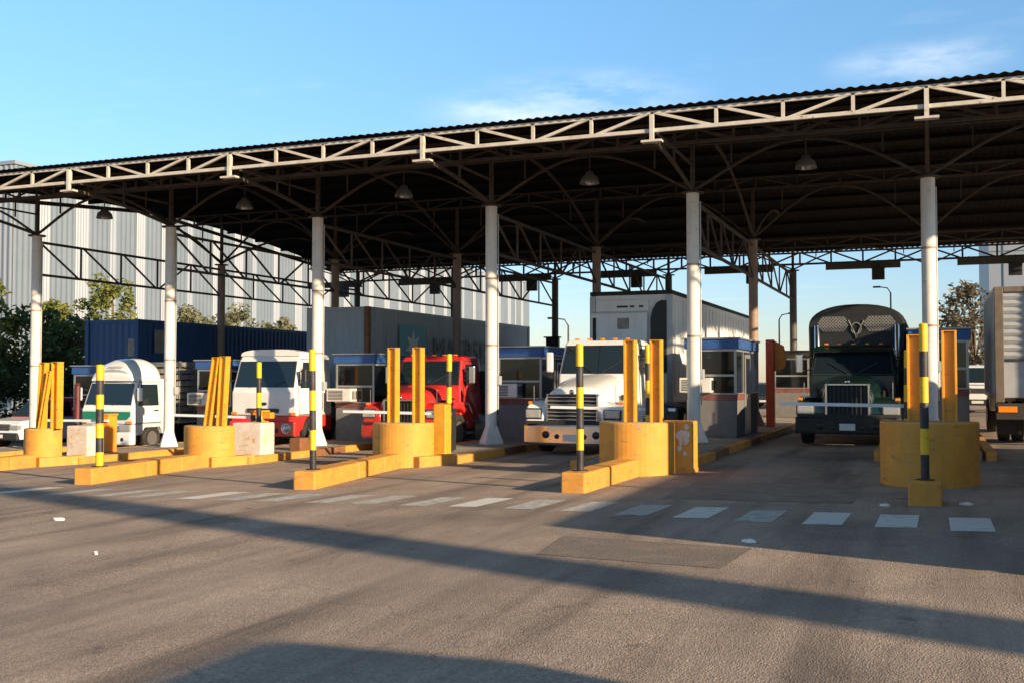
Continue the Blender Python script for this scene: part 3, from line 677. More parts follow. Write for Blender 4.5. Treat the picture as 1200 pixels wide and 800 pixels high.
def bonneted(name, label, X, Y, body, hood_len, hood_w, cab_z, hood_z, grille, P=None, wheel_y=1.2, sleeper=False, cab_len=1.55, bumper=('white_paint', .22, .74), stacks='chrome', fender_z=1.32, visor=False, ws=None, lamps='round', frame_len=5.6, hbars=False):
    """conventional truck with a bonnet; grille = (half width, z0, z1, surround material)"""
    t = thing(name, label, 'truck', (X, Y, gz(X)), 0, None)
    gw, g0, g1, gm = grille
    hl = hood_len; h0, h1 = hood_z                     # hood top at nose and cowl
    hw0, hw1 = hood_w
    secs = []
    for f, dzh in ((0., -.10), (.03, -.02), (.14, 0), (.4, .02), (.7, .01), (1., 0)):
        y = .22 + f * (hl - .22)
        secs.append(arch(hw0 + (hw1 - hw0) * f - (.04 if f == 0 else 0), .66, h0 + (h1 - h0) * f + dzh, y, 16, 3.4))
    MB().loft(secs).build('bonnet', body, t)
    # grille with surround and bars
    s_ = MB()
    e = .035 if hbars else .055
    s_.box(-gw - e, -gw, .10, .26, g0 - e, g1 + e).box(gw, gw + e, .10, .26, g0 - e, g1 + e).box(-gw, gw, .10, .26, g1, g1 + e).box(-gw, gw, .10, .26, g0 - e, g0)
    gr = s_.build('grille_surround', gm, t, bevel=.015)
    MB().box(-gw, gw, .19, .24, g0, g1).build('grille_core', 'chassis_black', gr)
    b = MB()
    if gm == 'chrome' and not hbars:
        for k in range(9): b.box(-gw + (k + .5) * 2 * gw / 9 - .014, -gw + (k + .5) * 2 * gw / 9 + .014, .15, .19, g0, g1)
    else:
        for k in range(7): b.box(-gw, gw, .13, .19, g0 + (k + .38) * (g1 - g0) / 7, g0 + (k + .58) * (g1 - g0) / 7)
    b.build('grille_bars', 'rim_steel' if hbars else 'black_plastic', gr)
    MB().lathe([(.001, 0), (.055, .01), (.06, .03)], (0, .06, g1 + e + .04), 'y', 14).build('bonnet_ornament', 'chrome', t)
    for sx in (-1, 1):
        vx = hw0 + (hw1 - hw0) * .62
        v_ = MB()
        for k in range(6): v_.box(sx * (vx + .004) - .02, sx * (vx + .004) + .02, .22 + (hl - .22) * .48 + k * .055, .22 + (hl - .22) * .48 + k * .055 + .03, h0 - .40, h0 - .18)
        v_.build('bonnet_vent', 'chassis_black', t)
        MB().box(sx * (hw1 - .02), sx * (hw1 + .03), hl - .30, hl - .22, h1 - .42, h1 - .34).build('bonnet_latch', 'black_plastic', t)
    # fenders with headlights
    wy = wheel_y; wr = .5
    for sx in (-1, 1):
        arc = [(wy + .60 * math.cos(a), .52 + .60 * math.sin(a)) for a in [math.radians(d) for d in range(178, -2, -15)]]
        fz = fender_z
        poly = [(.16, .56), (.13, fz - .40), (.20, fz - .16), (.42, fz - .03), (wy, fz), (wy + .62, fz - .04), (wy + .92, fz - .35), (wy + .98, .56), (wy + .62, .54)] + arc[::-1][1:-1] + [(wy - .61, .54)]
        x0 = hw0 - .12
        f = MB().prism(poly, sx * x0, sx * 1.19, 'x').build('fender', body, t, bevel=.07, seg=3)
        if lamps == 'round':
            l = MB().lathe([(.13, .03), (.125, 0), (.09, -.025), (.001, -.035)], (sx * .97, .145, fz - .30), 'y', 20).build('headlight', 'lamp_lens', t)
            MB().lathe([(.15, .03), (.15, -.015), (.13, -.015), (.13, .0)], (sx * .97, .145, fz - .30), 'y', 20).build('bezel', 'chrome', l)
        else:
            l = MB().box(sx * .98 - .19, sx * .98 + .19, .10, .20, fz - .43, fz - .22).build('headlight', 'lamp_lens', t, bevel=.03, seg=3)
            MB().box(sx * .98 - .22, sx * .98 + .22, .12, .19, fz - .46, fz - .19).build('bezel', 'black_plastic', l, bevel=.03)
        MB().tube([(sx * 1.02, .30, fz - .06), (sx * 1.02, .30, fz + .34)], .010, 6).build('guide_rod', 'chrome', t)
        MB().box(sx * 1.12 - .06, sx * 1.12 + .06, .30, .42, fz - .10, fz - .03).build('indicator', 'amber_lens', t, bevel=.015)
        MB().box(sx * 1.0 - .2, sx * 1.0 + .2, wy + .99, wy + 1.0, .25, .75).build('mud_flap', 'rubber', t)
    # bumper
    bm_, b0, b1 = bumper
    sec = []
    for x in (-1.22, -1.1, -.6, 0, .6, 1.1, 1.22):
        y = .0 + .16 * (abs(x) / 1.22) ** 3
        sec.append([(x, y + .02, b0), (x, y - .01, b0 + .06), (x, y - .01, b1 - .05), (x, y + .02, b1), (x, y + .25, b1), (x, y + .25, b0)])
    bu = MB().loft(sec, smooth=False).build('bumper', bm_, t, bevel=.015)
    MB().box(-1.16, 1.16, .06, .3, b1 + .002, b1 + .07).build('bumper_gap', 'chassis_black', t)
    for sx in (-1, 1):
        MB().lathe([(.09, .02), (.085, -.02), (.001, -.03)], (sx * .62, .0, (b0 + b1) / 2), 'y', 16).build('fog_lamp', 'black_plastic', bu)
        MB().lathe([(.06, .02), (.055, -.02), (.001, -.03)], (sx * .34, -.005, (b0 + b1) / 2 - .04), 'y', 16).build('tow_hole', 'black_plastic', bu)
    MB().box(-.18, .18, -.035, -.022, b0 + .10, b0 + .26).build('number_plate', 'plate', bu)
    # cab
    z0 = .78; zb = h1 - .02; zt = cab_z; y0 = hl; rk = .30
    poly = [(y0 + .02, z0), (y0, zb), (y0 + rk, zt - .12), (y0 + rk + .14, zt - .02), (y0 + rk + .5, zt), (y0 + cab_len + .0, zt - .03), (y0 + cab_len + .06, zt - .15), (y0 + cab_len + .06, z0)]
    cb, hw = shell(poly, 1.08, .96, 1.5, zt)
    cab = cb.build('cab', body, t, bevel=.06, seg=3)
    # windscreen in two halves
    wz0, wz1 = zb + .05, zt - .17
    def yw(z): return y0 + rk * (z - zb) / (zt - .12 - zb)
    for a, c in ((-1, -.01), (.01, 1)):
        xs0 = [a * (hw(wz0) - .09) if abs(a) == 1 else a, c * (hw(wz0) - .09) if abs(c) == 1 else c]
        xs1 = [a * (hw(wz1) - .10) if abs(a) == 1 else a, c * (hw(wz1) - .10) if abs(c) == 1 else c]
        pane([(xs0[0], yw(wz0), wz0), (xs0[1], yw(wz0), wz0), (xs1[1], yw(wz1), wz1), (xs1[0], yw(wz1), wz1)], 'windscreen', 'vehicle_glass', t, .012)
    wb = MB()
    for sx in (-1, 1): wb.bar((sx * .12, yw(wz0) - .03, wz0 + .01), (sx * .62, yw(wz0 + .3) - .03, wz0 + .30), .018)
    wb.build('wiper', 'black_plastic', t)
    for sx in (-1, 1):
        side_door(t, hw, y0 + .22, y0 + 1.22, z0 + .08, zt - .16, zb + .02, body, slope=.20, s_=sx)
        mirror(t, sx * 1.34, y0 + .18, zb + .32, .52, 'white_paint' if body == 'white_paint' else 'chrome', (sx * 1.02, y0 + .22))
        MB().box(sx * 1.0 - .16, sx * 1.0 + .16, y0 + .25, y0 + 1.2, .40, .46).box(sx * 1.0 - .16, sx * 1.0 + .16, y0 + .25, y0 + 1.2, .70, .76).build('step', 'alu', t, bevel=.01)
        MB().tube([(sx * .95, y0 + 1.3, .68), (sx * .95, y0 + 2.5, .68)], .30, 20).build('fuel_tank', 'alu', t)
    for k in (-2, -1, 0, 1, 2):
        MB().box(k * .34 - .05, k * .34 + .05, y0 + rk + .10, y0 + rk + .24, zt + .002, zt + .045).build('marker_lamp', 'amber_lens', t, bevel=.012)
    if visor: MB().loft([[(-.98, y0 + rk - .02, zt - .10), (-.98, y0 + rk - .26, zt - .20), (-.98, y0 + rk - .24, zt - .16), (-.98, y0 + rk + .02, zt - .06)], [(.98, y0 + rk - .02, zt - .10), (.98, y0 + rk - .26, zt - .20), (.98, y0 + rk - .24, zt - .16), (.98, y0 + rk + .02, zt - .06)]], smooth=False).build('sun_visor', body, t)
    for sx in (-1, 1):
        if stacks:
            yq = y0 + cab_len + .22
            MB().tube([(sx * 1.04, yq, .9), (sx * 1.04, yq, zt + .55), (sx * 1.04, yq + .12, zt + .70)], .065, 14).build('exhaust_stack', stacks, t)
    MB().box(-.46, -.36, .5, frame_len, .60, .86).box(.36, .46, .5, frame_len, .60, .86).box(-.36, .36, .9, 1.9, .5, .95).box(-.36, .36, frame_len - 1.2, frame_len - .8, .62, .84).build('chassis', 'chassis_black', t)
    MB().box(-.4, .4, .4, hl, .5, .66).build('engine_pan', 'chassis_black', t)
    for sx in (-1, 1):
        wheel(t, sx * 1.03, wy, .5, .28)
        for yq in (frame_len - 1.6, frame_len - .35): wheel(t, sx * 1.05, yq, .5, .26, dual=True)
    return t

wt = bonneted('bonneted_truck', 'white bonneted truck with dark grille pulling a tall white trailer', -7.86, 23.4, 'white_paint', 2.15, (.80, .99), 2.80, (1.60, 1.93), (.60, .80, 1.42, 'chrome'), wheel_y=1.25, cab_len=1.5, fender_z=1.30, lamps='box', frame_len=7.4, stacks=None, bumper=('chrome', .24, .74), hbars=True)
rt = bonneted('bonneted_truck', 'red bonneted truck with open wheel arch behind the two yellow posts', -13.42, 25.3, 'truck_red', 1.75, (.72, .95), 2.62, (1.56, 1.78), (.46, .80, 1.36, 'chrome'), wheel_y=1.45, cab_len=1.5, fender_z=1.34, lamps='box', frame_len=6.6, stacks=None, bumper=('truck_red', .36, .72))
gt = bonneted('bonneted_truck', 'dark green bonneted truck with chrome grille and rounded black tarp body', -1.85, 26.2, 'truck_green', 2.0, (.60, .90), 2.50, (1.52, 1.72), (.46, .72, 1.46, 'chrome'), wheel_y=1.2, cab_len=1.4, fender_z=1.20, visor=True, frame_len=9.5, stacks='chrome', bumper=('chassis_black', .30, .70), lamps='box')
# flat bed behind the red cab with headboard
MB().box(-1.2, 1.2, 3.45, 6.6, .95, 1.06).build('flat_bed', 'chassis_black', rt)
hb = MB().box(-1.1, 1.1, 3.36, 3.42, 1.06, 2.2).build('headboard', 'chassis_black', rt)
# tarp body on the green truck: rounded top with two netted panels and an emblem on its front
b = MB(); fy = 3.62
def tarp(y, k=1.):
    w_, zs_, zt_ = 1.25 * k, 3.02, .98 + 2.64 * (1 - (1 - k) * .5)
    pts = [(-w_, y, .98)] + [(-w_ * (.999 - .002 * q), y, .98 + (zs_ - .98) * q / 4) for q in range(1, 4)]
    for q in range(17):
        a = PI - PI * q / 16; c_, n_ = math.cos(a), math.sin(a)
        pts.append((w_ * math.copysign(abs(c_) ** (2 / 2.3), c_), y, zs_ + (zt_ - zs_) * n_ ** (2 / 2.3)))
    return pts + [(w_ * .999, y, zs_ - .6), (w_, y, .98)]
secs = []
for y, sc in ((fy, .97), (fy + .06, 1.), (9.4, 1.), (9.46, .97)):
    secs.append(tarp(y, sc))
body = b.loft(secs).build('tarp_body', 'tarp_black', gt)
for k in range(9):
    y = fy + .35 + k * .68
    pts = [(p[0] * 1.008, y, .98 + (p[2] - .98) * 1.006) for p in tarp(y)]
    MB().tube(pts, .022, 6).build('hoop', 'tarp_black', body)
for sx in (-1, 1):
    b = MB()
    cx, czz, w_, h_ = sx * .60, 3.10, .42, .21           # lattice clipped to a hexagon
    def inside(u, v): return abs(v) <= h_ and abs(u) <= w_ - abs(v) * .55
    for d in (-1, 1):
        for k in range(-9, 10):
            pts = [(k * .085 + d * q * .02, q * .02) for q in range(-15, 16)]
            pts = [p for p in pts if inside(*p)]
            if len(pts) > 1: b.bar((cx + pts[0][0], fy - .012 + d * .003, czz + pts[0][1]), (cx + pts[-1][0], fy - .012 + d * .003, czz + pts[-1][1]), .026, .012, up=(0, 1, 0))
    b.build('net_panel', 'net_grey', body)
b = MB()
ring = [(.13 * math.cos(a), fy - .03, 2.98 + .15 * math.sin(a)) for a in [k * PI / 8 for k in range(17)]]
b.tube(ring, .014, 6); b.tube([(-.2, fy - .03, 3.2), (-.06, fy - .03, 2.9), (0, fy - .03, 2.72), (.06, fy - .03, 2.9), (.2, fy - .03, 3.2)], .016, 6)
b.tube([(-.1, fy - .03, 2.66), (.0, fy - .03, 2.56), (.1, fy - .03, 2.66)], .016, 6)
b.build('emblem', 'net_grey', body)

def corr(b, p0, p1, z0, z1, amp=.03, pitch=.26, nrm=(1, 0), mi=0):
    """corrugated wall from p0 to p1 (x,y), waves along it"""
    p0, p1 = Vector(p0), Vector(p1); L = (p1 - p0).length; n = int(L / pitch); d = (p1 - p0) / (n * 4)
    vs = []
    for z in (z0, z1):
        for i in range(n * 4 + 1):
            q = p0 + d * (i + (.3 if i % 4 == 1 else -.3 if i % 4 == 0 and i else 0)); a = amp if i % 4 in (1, 2) else 0
            vs.append((q.x + nrm[0] * a, q.y + nrm[1] * a, z))
    m = n * 4 + 1
    b.add(vs, [(i, i + 1, m + i + 1, m + i) for i in range(m - 1)], mi)
def container(name, label, X, Y, L, zb, zt, mat, post_mat, tint=None):
    t = thing(name, label, 'container', (X, Y, gz(X)))
    w = 1.22
    b = MB(); b.box(-w + .05, w - .05, .04, L - .04, zb, zt - .02)
    corr(b, (-w + .055, -.0 + .03), (w - .055, .03), zb + .12, zt - .12, .025, .26, (0, -1))
    for s_ in (-1, 1): corr(b, (s_ * (w - .045), .05), (s_ * (w - .045), L - .05), zb + .14, zt - .1, .035, .28, (s_, 0))
    bd = b.build('body', mat, t)
    f = MB()
    for sx in (-1, 1):
        f.bar((sx * (w - .05), .05, zt - .05), (sx * (w - .05), L - .05, zt - .05), .11, .11)
        f.bar((sx * (w - .05), .05, zb + .06), (sx * (w - .05), L - .05, zb + .06), .11, .14)
    for yq in (.03, L - .03): f.box(-w + .1, w - .1, yq - .05, yq + .05, zt - .12, zt + .002).box(-w + .1, w - .1, yq - .05, yq + .05, zb, zb + .14)
    f.build('rail', mat, t)
    for sx in (-1, 1):
        for yq in (.03, L - .03): MB().box(sx * (w - .06) - .085, sx * (w - .06) + .085, yq - .085, yq + .085, zb - .01, zt + .008).build('corner_post', post_mat if (sx == 1 and yq < 1) else mat, t)
    ch = MB().box(-.5, -.36, .3, L, zb - .34, zb - .02).box(.36, .5, .3, L, zb - .34, zb - .02).box(-1.1, 1.1, L - 3.0, L - 2.8, zb - .3, zb - .02).box(-1.1, 1.1, L - .2, L, zb - .3, zb - .02)
    ch.build('trailer_chassis', 'chassis_black', t)
    MB().bar((-.6, 2.4, .15), (-.6, 2.4, zb - .02), .14).bar((.6, 2.4, .15), (.6, 2.4, zb - .02), .14).build('landing_leg', 'chassis_black', t)
    for yq in (L - 2.4, L - 1.1):
        for sx in (-1, 1): wheel(t, sx * 1.05, yq, .5, .26, dual=True)
    return t
bc = container('blue_container', 'dark blue corrugated shipping container on a trailer behind the small truck', -28.0, 30.4, 12.2, 1.75, 4.55, 'container_blue', 'container_blue')
MB().box(1.262, 1.268, .8, 1.35, 3.35, 4.2).build('placard', 'stake_grey', bc)
MB().box(.74, 1.16, -.012, -.006, 3.2, 3.85).build('placard', 'stake_grey', bc)
gc = container('grey_container', 'long grey corrugated shipping container with teal star logo behind the red truck', -19.25, 31.8, 15.6, 1.5, 4.62, 'container_grey', 'rust')
MB().add([(1.262, y, z) for y, z in ((2.2, 2.55), (4.4, 2.55), (4.4, 4.1), (2.2, 4.1))] , [(0, 1, 2, 3)]).build('logo_panel', 'logo_teal', gc)
star = []
for k in range(14):
    a = PI / 2 + k * PI / 7; r = .66 if k % 2 == 0 else .30
    star.append((1.266, 3.3 + r * math.cos(a), 3.32 + r * math.sin(a)))
MB().add(star, [tuple(range(14))]).build('logo_star', 'logo_white', gc)
cu = bpy.data.curves.new('lettering', 'FONT'); cu.body = 'MAERSK'; cu.size = 1.45; cu.extrude = .002; cu.materials.append(MATS['letter_dark'])
tmp = bpy.data.objects.new('lettering_outline', cu); C.objects.link(tmp); bpy.context.view_layer.update()
me = bpy.data.meshes.new_from_object(tmp.evaluated_get(bpy.context.evaluated_depsgraph_get())); bpy.data.objects.remove(tmp)
o = bpy.data.objects.new('lettering', me); C.objects.link(o); o.parent = gc; o.location = (1.268, 5.0, 2.72); o.rotation_euler = (PI / 2, 0, PI / 2); o.scale = (1.05, 1, 1)

# white refrigerated trailer
def reefer():
    t = thing('box_trailer', 'tall white box trailer with a dark arched panel at its front behind the white truck', 'trailer', (-8.35, 30.6, gz(-8.35)))
    w, L, zb, zt = 1.25, 14.6, 1.1, 4.34
    MB().box(-w, w, 0, L, zb, zt).build('box', 'white_box', t, bevel=.03)
    for sx in (-1, 1):
        b = MB()
        for k in range(24): b.box(sx * (w + .008) - .008, sx * (w + .008) + .008, .3 + k * .6, .34 + k * .6, zb + .2, zt - .18)
        b.build('side_rib', 'white_box', t)
    MB().box(-w - .03, w + .03, -.05, L + .02, zt - .02, zt + .10).build('top_rail', 'chassis_black', t, bevel=.02)
    f = MB()
    for sx in (-1, 1): f.box(sx * (w - .06) - .09, sx * (w - .06) + .09, -.06, -.002, zb, zt - .03)
    f.build('corner_trim', 'alu', t, bevel=.01)
    MB().box(-w + .04, w - .72, -.22, -.004, 2.2, zt - .55).build('cooling_unit', 'white_box', t, bevel=.05, seg=3)
    MB().box(-w + .16, w - .70, -.06, -.003, zt - .52, zt - .16).build('header', 'white_box', t, bevel=.02)
    for x, l in ((-.42, .34), (-.02, .14), (.26, .14)): MB().box(x, x + l, -.068, -.061, zt - .40, zt - .34).build('header_mark', 'letter_dark', t)
    MB().box(-.36, .0, -.232, -.221, zt - 1.05, zt - .72).build('badge', 'stake_grey', t)
    MB().box(-w + .12, -w + .22, -.235, -.222, 2.3, zt - .7).build('pipe_recess', 'chassis_black', t)
    arcp = [(.62, 2.0), (1.10, 2.0), (1.10, zt - .22), (.95, zt - .20), (.80, zt - .28), (.68, zt - .48), (.62, zt - .75)]
    MB().prism(arcp, -.10, -.003, 'y').build('arched_panel', 'dark_box', t, bevel=.01)
    MB().box(-w, w, L - .3, L + .0, .7, 1.08).box(-.5, -.36, .5, L, .78, 1.09).box(.36, .5, .5, L, .78, 1.09).build('trailer_chassis', 'chassis_black', t)
    MB().bar((-.6, 2.6, .15), (-.6, 2.6, 1.08), .14).bar((.6, 2.6, .15), (.6, 2.6, 1.08), .14).build('landing_leg', 'chassis_black', t)
    for yq in (L - 2.4, L - 1.1):
        for sx in (-1, 1): wheel(t, sx * 1.05, yq, .5, .26, dual=True)
reefer()

def cabover(name, label, X, Y, W, zt, zw0, zw1, upper, lower, zsplit, length, r=.42, door_len=1.0):
    """flat-fronted cab-over truck; upper/lower paint split at zsplit"""
    t = thing(name, label, 'truck', (X, Y, gz(X)))
    w = W / 2
    z0 = .42
    poly = [(.04, zsplit), (.0, zw0 - .12), (.05, zw0), (.30, zw1), (.42, zt - .05), (.70, zt), (length - .06, zt - .02), (length, zt - .12), (length, zsplit)]
    cb, hw = shell(poly, w, w - .10, 1.3, zt)
    cb.build('cab', upper, t, bevel=.06, seg=3)
    wy = .95
    arc = [(wy + (r + .10) * math.cos(a), r + (r + .10) * math.sin(a)) for a in [math.radians(d) for d in range(0, 181, 15)]]
    poly = [(.06, .50), (.03, zsplit - .004), (length - .01, zsplit - .004), (length - .01, .50)] + [(y, z) for y, z in arc if z >= .5 and z < zsplit - .03]
    for sx in (-1, 1): MB().prism(poly, sx * (w - .42), sx * (w - .004), 'x').build('cab_side', lower if lower != 'stripe_green' else upper, t, bevel=.02)
    MB().box(-w + .42, w - .42, .05, .5, .5, zsplit - .006).build('front_panel', lower if lower != 'stripe_green' else upper, t)
    def yw(z): return .05 + .25 * (z - zw0) / (zw1 - zw0)
    a, c = zw0 + .06, zw1 - .04
    pane([(-hw(a) + .12, yw(a), a), (hw(a) - .12, yw(a), a), (hw(c) - .12, yw(c), c), (-hw(c) + .12, yw(c), c)], 'windscreen', 'vehicle_glass', t, .012)
    wb = MB()
    for x in (-.5, .2): wb.bar((x, yw(a) - .03, a - .02), (x + .5, yw(a + .2) - .03, a + .16), .018)
    wb.build('wiper', 'black_plastic', t)
    for sx in (-1, 1):
        side_door(t, hw, .20, .20 + door_len + .1, zsplit + .05, zw1 + .02, zw0 + .02, upper, slope=.22, s_=sx)
        mirror(t, sx * (w + .20), .12, zw0 + .38, .42, 'black_plastic' if lower == 'truck_red' else 'white_paint', (sx * (w - .06), .25))
        MB().box(sx * (w - .12) - .10, sx * (w - .12) + .10, -.005, .05, zsplit + .02, zsplit + .11).build('indicator', 'amber_lens', t, bevel=.015)
    return t, w, hw
t, w, hw = cabover('cabover_truck', 'red and white flat-fronted truck with a broad windscreen before the grey container', -18.42, 26.2, 2.3, 2.88, 1.82, 2.66, 'white_paint', 'truck_red', 1.02, 2.0, r=.48)
MB().box(-w - .01, w + .01, -.06, .22, .42, .86).build('bumper', 'truck_red', t, bevel=.04, seg=3)
for sx in (-1, 1):
    l = MB().lathe([(.13, .03), (.125, 0), (.09, -.03), (.001, -.04)], (sx * .86, -.065, .66), 'y', 20).build('headlight', 'lamp_lens', t)
    MB().lathe([(.16, .03), (.16, -.012), (.132, -.012), (.13, .0)], (sx * .86, -.065, .66), 'y', 20).build('bezel', 'chrome', l)
    MB().lathe([(.07, .03), (.07, -.01), (.001, -.015)], (sx * .52, -.065, .60), 'y', 16).build('fog_lamp', 'black_plastic', t)
MB().box(-.55, .55, -.018, .03, 1.12, 1.24).box(-.12, .12, -.016, .03, 1.34, 1.42).build('front_vent', 'black_plastic', t, bevel=.01)
MB().box(-.20, .20, -.075, -.062, .5, .62).build('number_plate', 'plate', t)
MB().loft([arch(w - .10, 2.80, 2.99, .36, 12, 3), arch(w - .08, 2.80, 3.0, .6, 12, 3), arch(w - .1, 2.80, 2.94, 1.6, 12, 3)]).build('roof_cap', 'white_paint', t)
MB().box(-.44, -.34, .6, 5.6, .58, .82).box(.34, .44, .6, 5.6, .58, .82).build('chassis', 'chassis_black', t)
for sx in (-1, 1):
    wheel(t, sx * 1.0, .95, .48, .27)
    wheel(t, sx * 1.02, 4.6, .48, .25, dual=True)

t, w, hw = cabover('cabover_truck', 'small white truck with a green front stripe and rounded roof fairing', -24.05, 25.9, 2.02, 2.30, 1.42, 2.16, 'white_paint', 'stripe_green', .86, 1.95, r=.40)
MB().add([(x, y, z) for x, y, z in ((-w + .08, .012, 1.02), (w - .20, .012, 1.02), (w - .06, .008, 1.14), (w - .06, .002, 1.26), (-w + .08, .002, 1.26))] + [(x, y, z) for x, y, z in ((-w + .08, .06, 1.02), (w - .20, .06, 1.02), (w - .06, .06, 1.14), (w - .06, .06, 1.26), (-w + .08, .06, 1.26))], [(0, 1, 2, 3, 4), (9, 8, 7, 6, 5)] + [(i, 5 + i, 5 + (i + 1) % 5, (i + 1) % 5) for i in range(5)]).build('green_stripe', 'stripe_green', t)
[setattr(o, 'location', (0, -.022, 0)) for o in t.children if o.name.startswith('green_stripe')]
MB().box(-w - .005, w + .005, -.07, .22, .22, .60).build('bumper', 'white_paint', t, bevel=.05, seg=3)
MB().box(-.55, .55, -.078, -.06, .62, .66).box(-.50, .30, -.02, .05, .68, .80).build('front_vent', 'black_plastic', t, bevel=.01)
MB().box(-.30, .02, -.082, -.068, .32, .48).build('number_plate', 'black_plastic', t)
for sx in (-1, 1):
    MB().box(sx * .74 - .22, sx * .74 + .22, -.03, .06, .66, .86).build('headlight', 'lamp_lens', t, bevel=.03, seg=3)
    MB().lathe([(.06, .03), (.06, -.01), (.001, -.015)], (sx * .70, -.07, .40), 'y', 16).build('fog_lamp', 'black_plastic', t)
secs = []
for y, k, z in ((.20, .86, 2.40), (.27, .92, 2.58), (.48, .97, 2.79), (.80, .98, 2.92), (1.15, .97, 2.94), (1.38, .94, 2.88), (1.50, .90, 2.70), (1.53, .86, 2.45)):
    secs.append(arch((w - .08) * k, 2.22, z, y, 16, 2.6))
fr = MB().loft(secs).build('roof_fairing', 'white_paint', t)
MB().loft([arch(.66, 2.36, 2.54, .235, 10, 2.6), arch(.60, 2.40, 2.68, .36, 10, 2.6)]).build('scoop_shade', 'rib_grey', fr)  # grey tone paints the shade in the white fairing's scooped front
b = MB(); b.box(-1.05, 1.05, 2.15, 6.2, .82, .92)
bed = b.build('flat_bed', 'stake_grey', t)
for sx in (-1, 1):
    b = MB()
    for k in range(9): b.box(sx * 1.04 - .02, sx * 1.04 + .02, 2.16, 6.2, 1.0 + k * .21, 1.15 + k * .21)
    for k in range(6): b.box(sx * 1.0 - .02, sx * 1.0 + .02, 2.2 + k * .78, 2.28 + k * .78, .92, 2.86)
    b.build('stake_side', 'stake_grey', t)
b = MB()
for k in range(9): b.box(-1.0, 1.0, 2.12, 2.155, 1.0 + k * .21, 1.15 + k * .21)
b.build('stake_front', 'stake_grey', t)
MB().box(-.40, -.32, .5, 6.1, .5, .78).box(.32, .40, .5, 6.1, .5, .78).build('chassis', 'chassis_black', t)
for sx in (-1, 1):
    wheel(t, sx * .88, .95, .40, .23)
    wheel(t, sx * .86, 4.8, .40, .21, dual=True)

# passenger cars and pickups
def car(name, label, X, Y, body, roof=None, rz=0, L=4.7, W=1.84, H=1.78, cat='car', pickup=False, hood=None):
    t = thing(name, label, cat, (X, Y, gz(X)), rz)
    w = W / 2; r = .36; wy0, wy1 = .88, L - .92
    def arc(c): return [(c + (r + .06) * math.cos(a), r + (r + .06) * math.sin(a)) for a in [math.radians(d) for d in range(0, 181, 15)]]
    hz = H * .58; bz = H * .60
    poly = [(.06, .36), (.0, .55), (.04, hz - .16), (.22, hz - .03), (1.25, hz + .05)] + [(L - .3, bz + .04), (L - .02, bz - .06), (L, .5), (L - .08, .36)]
    low = [(y, z) for y, z in arc(wy1) if z > .355][::1] + [(wy1 - r - .08, .30), (wy0 + r + .08, .30)] + [(y, z) for y, z in arc(wy0) if z > .355]
    cb, hw = shell(poly + low, w, w - .06, .5, hz)
    cb.build('body', body, t, bevel=.05, seg=3)
    e = 2.9 if pickup else L - .35
    roofp = [(1.22, hz + .03), (2.0, H - .08), (2.3, H), (e - .45, H - .01), (e - .2, H - .08), (e, bz + .02)]
    cb, hw2 = shell(roofp, w - .07, w - .20, hz, H)
    cb.build('roof', roof or body, t, bevel=.06, seg=3)
    def P(f): return 1.22 + (2.0 - 1.22) * f, hz + .03 + (H - .11 - hz) * f
    (ya, za), (yb, zb) = P(.10), P(.93)
    pane([(-hw2(za) + .08, ya, za), (hw2(za) - .08, ya, za), (hw2(zb) - .08, yb, zb), (-hw2(zb) + .08, yb, zb)], 'windscreen', 'vehicle_glass', t, .010)
    for sx in (-1, 1):
        za, zb = hz + .09, H - .13
        for y0, y1, sl in ((1.62, 2.45, .40), (2.55, e - .5, .0)):
            if y1 - y0 < .2: continue
            b = MB(); q = [(y0, za), (y1 + (.18 if y1 > 2.5 else 0), za), (y1, zb), (y0 + sl, zb)]
            b.add([(sx * (hw2(z) + .006), y, z) for y, z in q] + [(sx * (hw2(z) - .03), y, z) for y, z in q], [(0, 1, 2, 3), (7, 6, 5, 4)] + [(i, 4 + i, 4 + (i + 1) % 4, (i + 1) % 4) for i in range(4)])
            b.build('side_window', 'vehicle_glass', t)
        MB().box(sx * (w - .22) - .20, sx * (w - .22) + .20, -.012, .14, hz - .34, hz - .17).build('headlight', 'lamp_lens', t, bevel=.03, seg=3)
        MB().box(sx * (w - .16) - .10, sx * (w - .16) + .10, L - .08, L + .012, bz - .34, bz - .12).build('tail_light', 'red_lens', t, bevel=.02)
        MB().box(sx * (w + .10) - .10, sx * (w + .10) + .10, 1.55, 1.68, hz + .10, hz + .25).build('mirror', 'black_plastic', t, bevel=.03)
        wheel(t, sx * (w - .12), wy0, r, .22); wheel(t, sx * (w - .12), wy1, r, .22)
    g = MB().box(-w + .44, w - .44, -.012, .08, hz - .36, hz - .14).build('grille', 'black_plastic', t, bevel=.02)
    b = MB()
    for k in range(4): b.box(-w + .48, w - .48, -.018, -.011, hz - .34 + k * .055, hz - .325 + k * .055)
    b.build('grille_bars', 'chrome', g)
    MB().box(-w + .02, w - .02, -.05, .12, .34, .60).build('bumper', 'black_plastic', t, bevel=.05, seg=3)
    MB().box(-.24, .24, -.062, -.048, .42, .54).build('number_plate', 'plate', t)
    if hood: MB().loft([[(x, y, (hz - .02 if y < .5 else hz + .055) + .016 + .02 * (1 - (x / w) ** 2)) for x in (-w + .12, -w * .5, 0, w * .5, w - .12)] for y in (.24, .6, 1.2)], closed=False, caps=False).build('bonnet', hood, t)
    return t
car('sport_utility_car', 'red car with sun glare painted white on its body at the far left edge beyond the column', -30.0, 27.2, 'white_paint', 'truck_red', hood=None)  # white body paint stands for sun glare on a red car
t = thing('cargo_trailer', 'low enclosed grey cargo trailer just outside the right edge of the view', 'trailer', (3.1, 8.75, gz(3.1)))
MB().box(-1.1, 1.1, 0, 7.45, .45, 1.82).build('box', 'rib_grey', t, bevel=.06, seg=3)
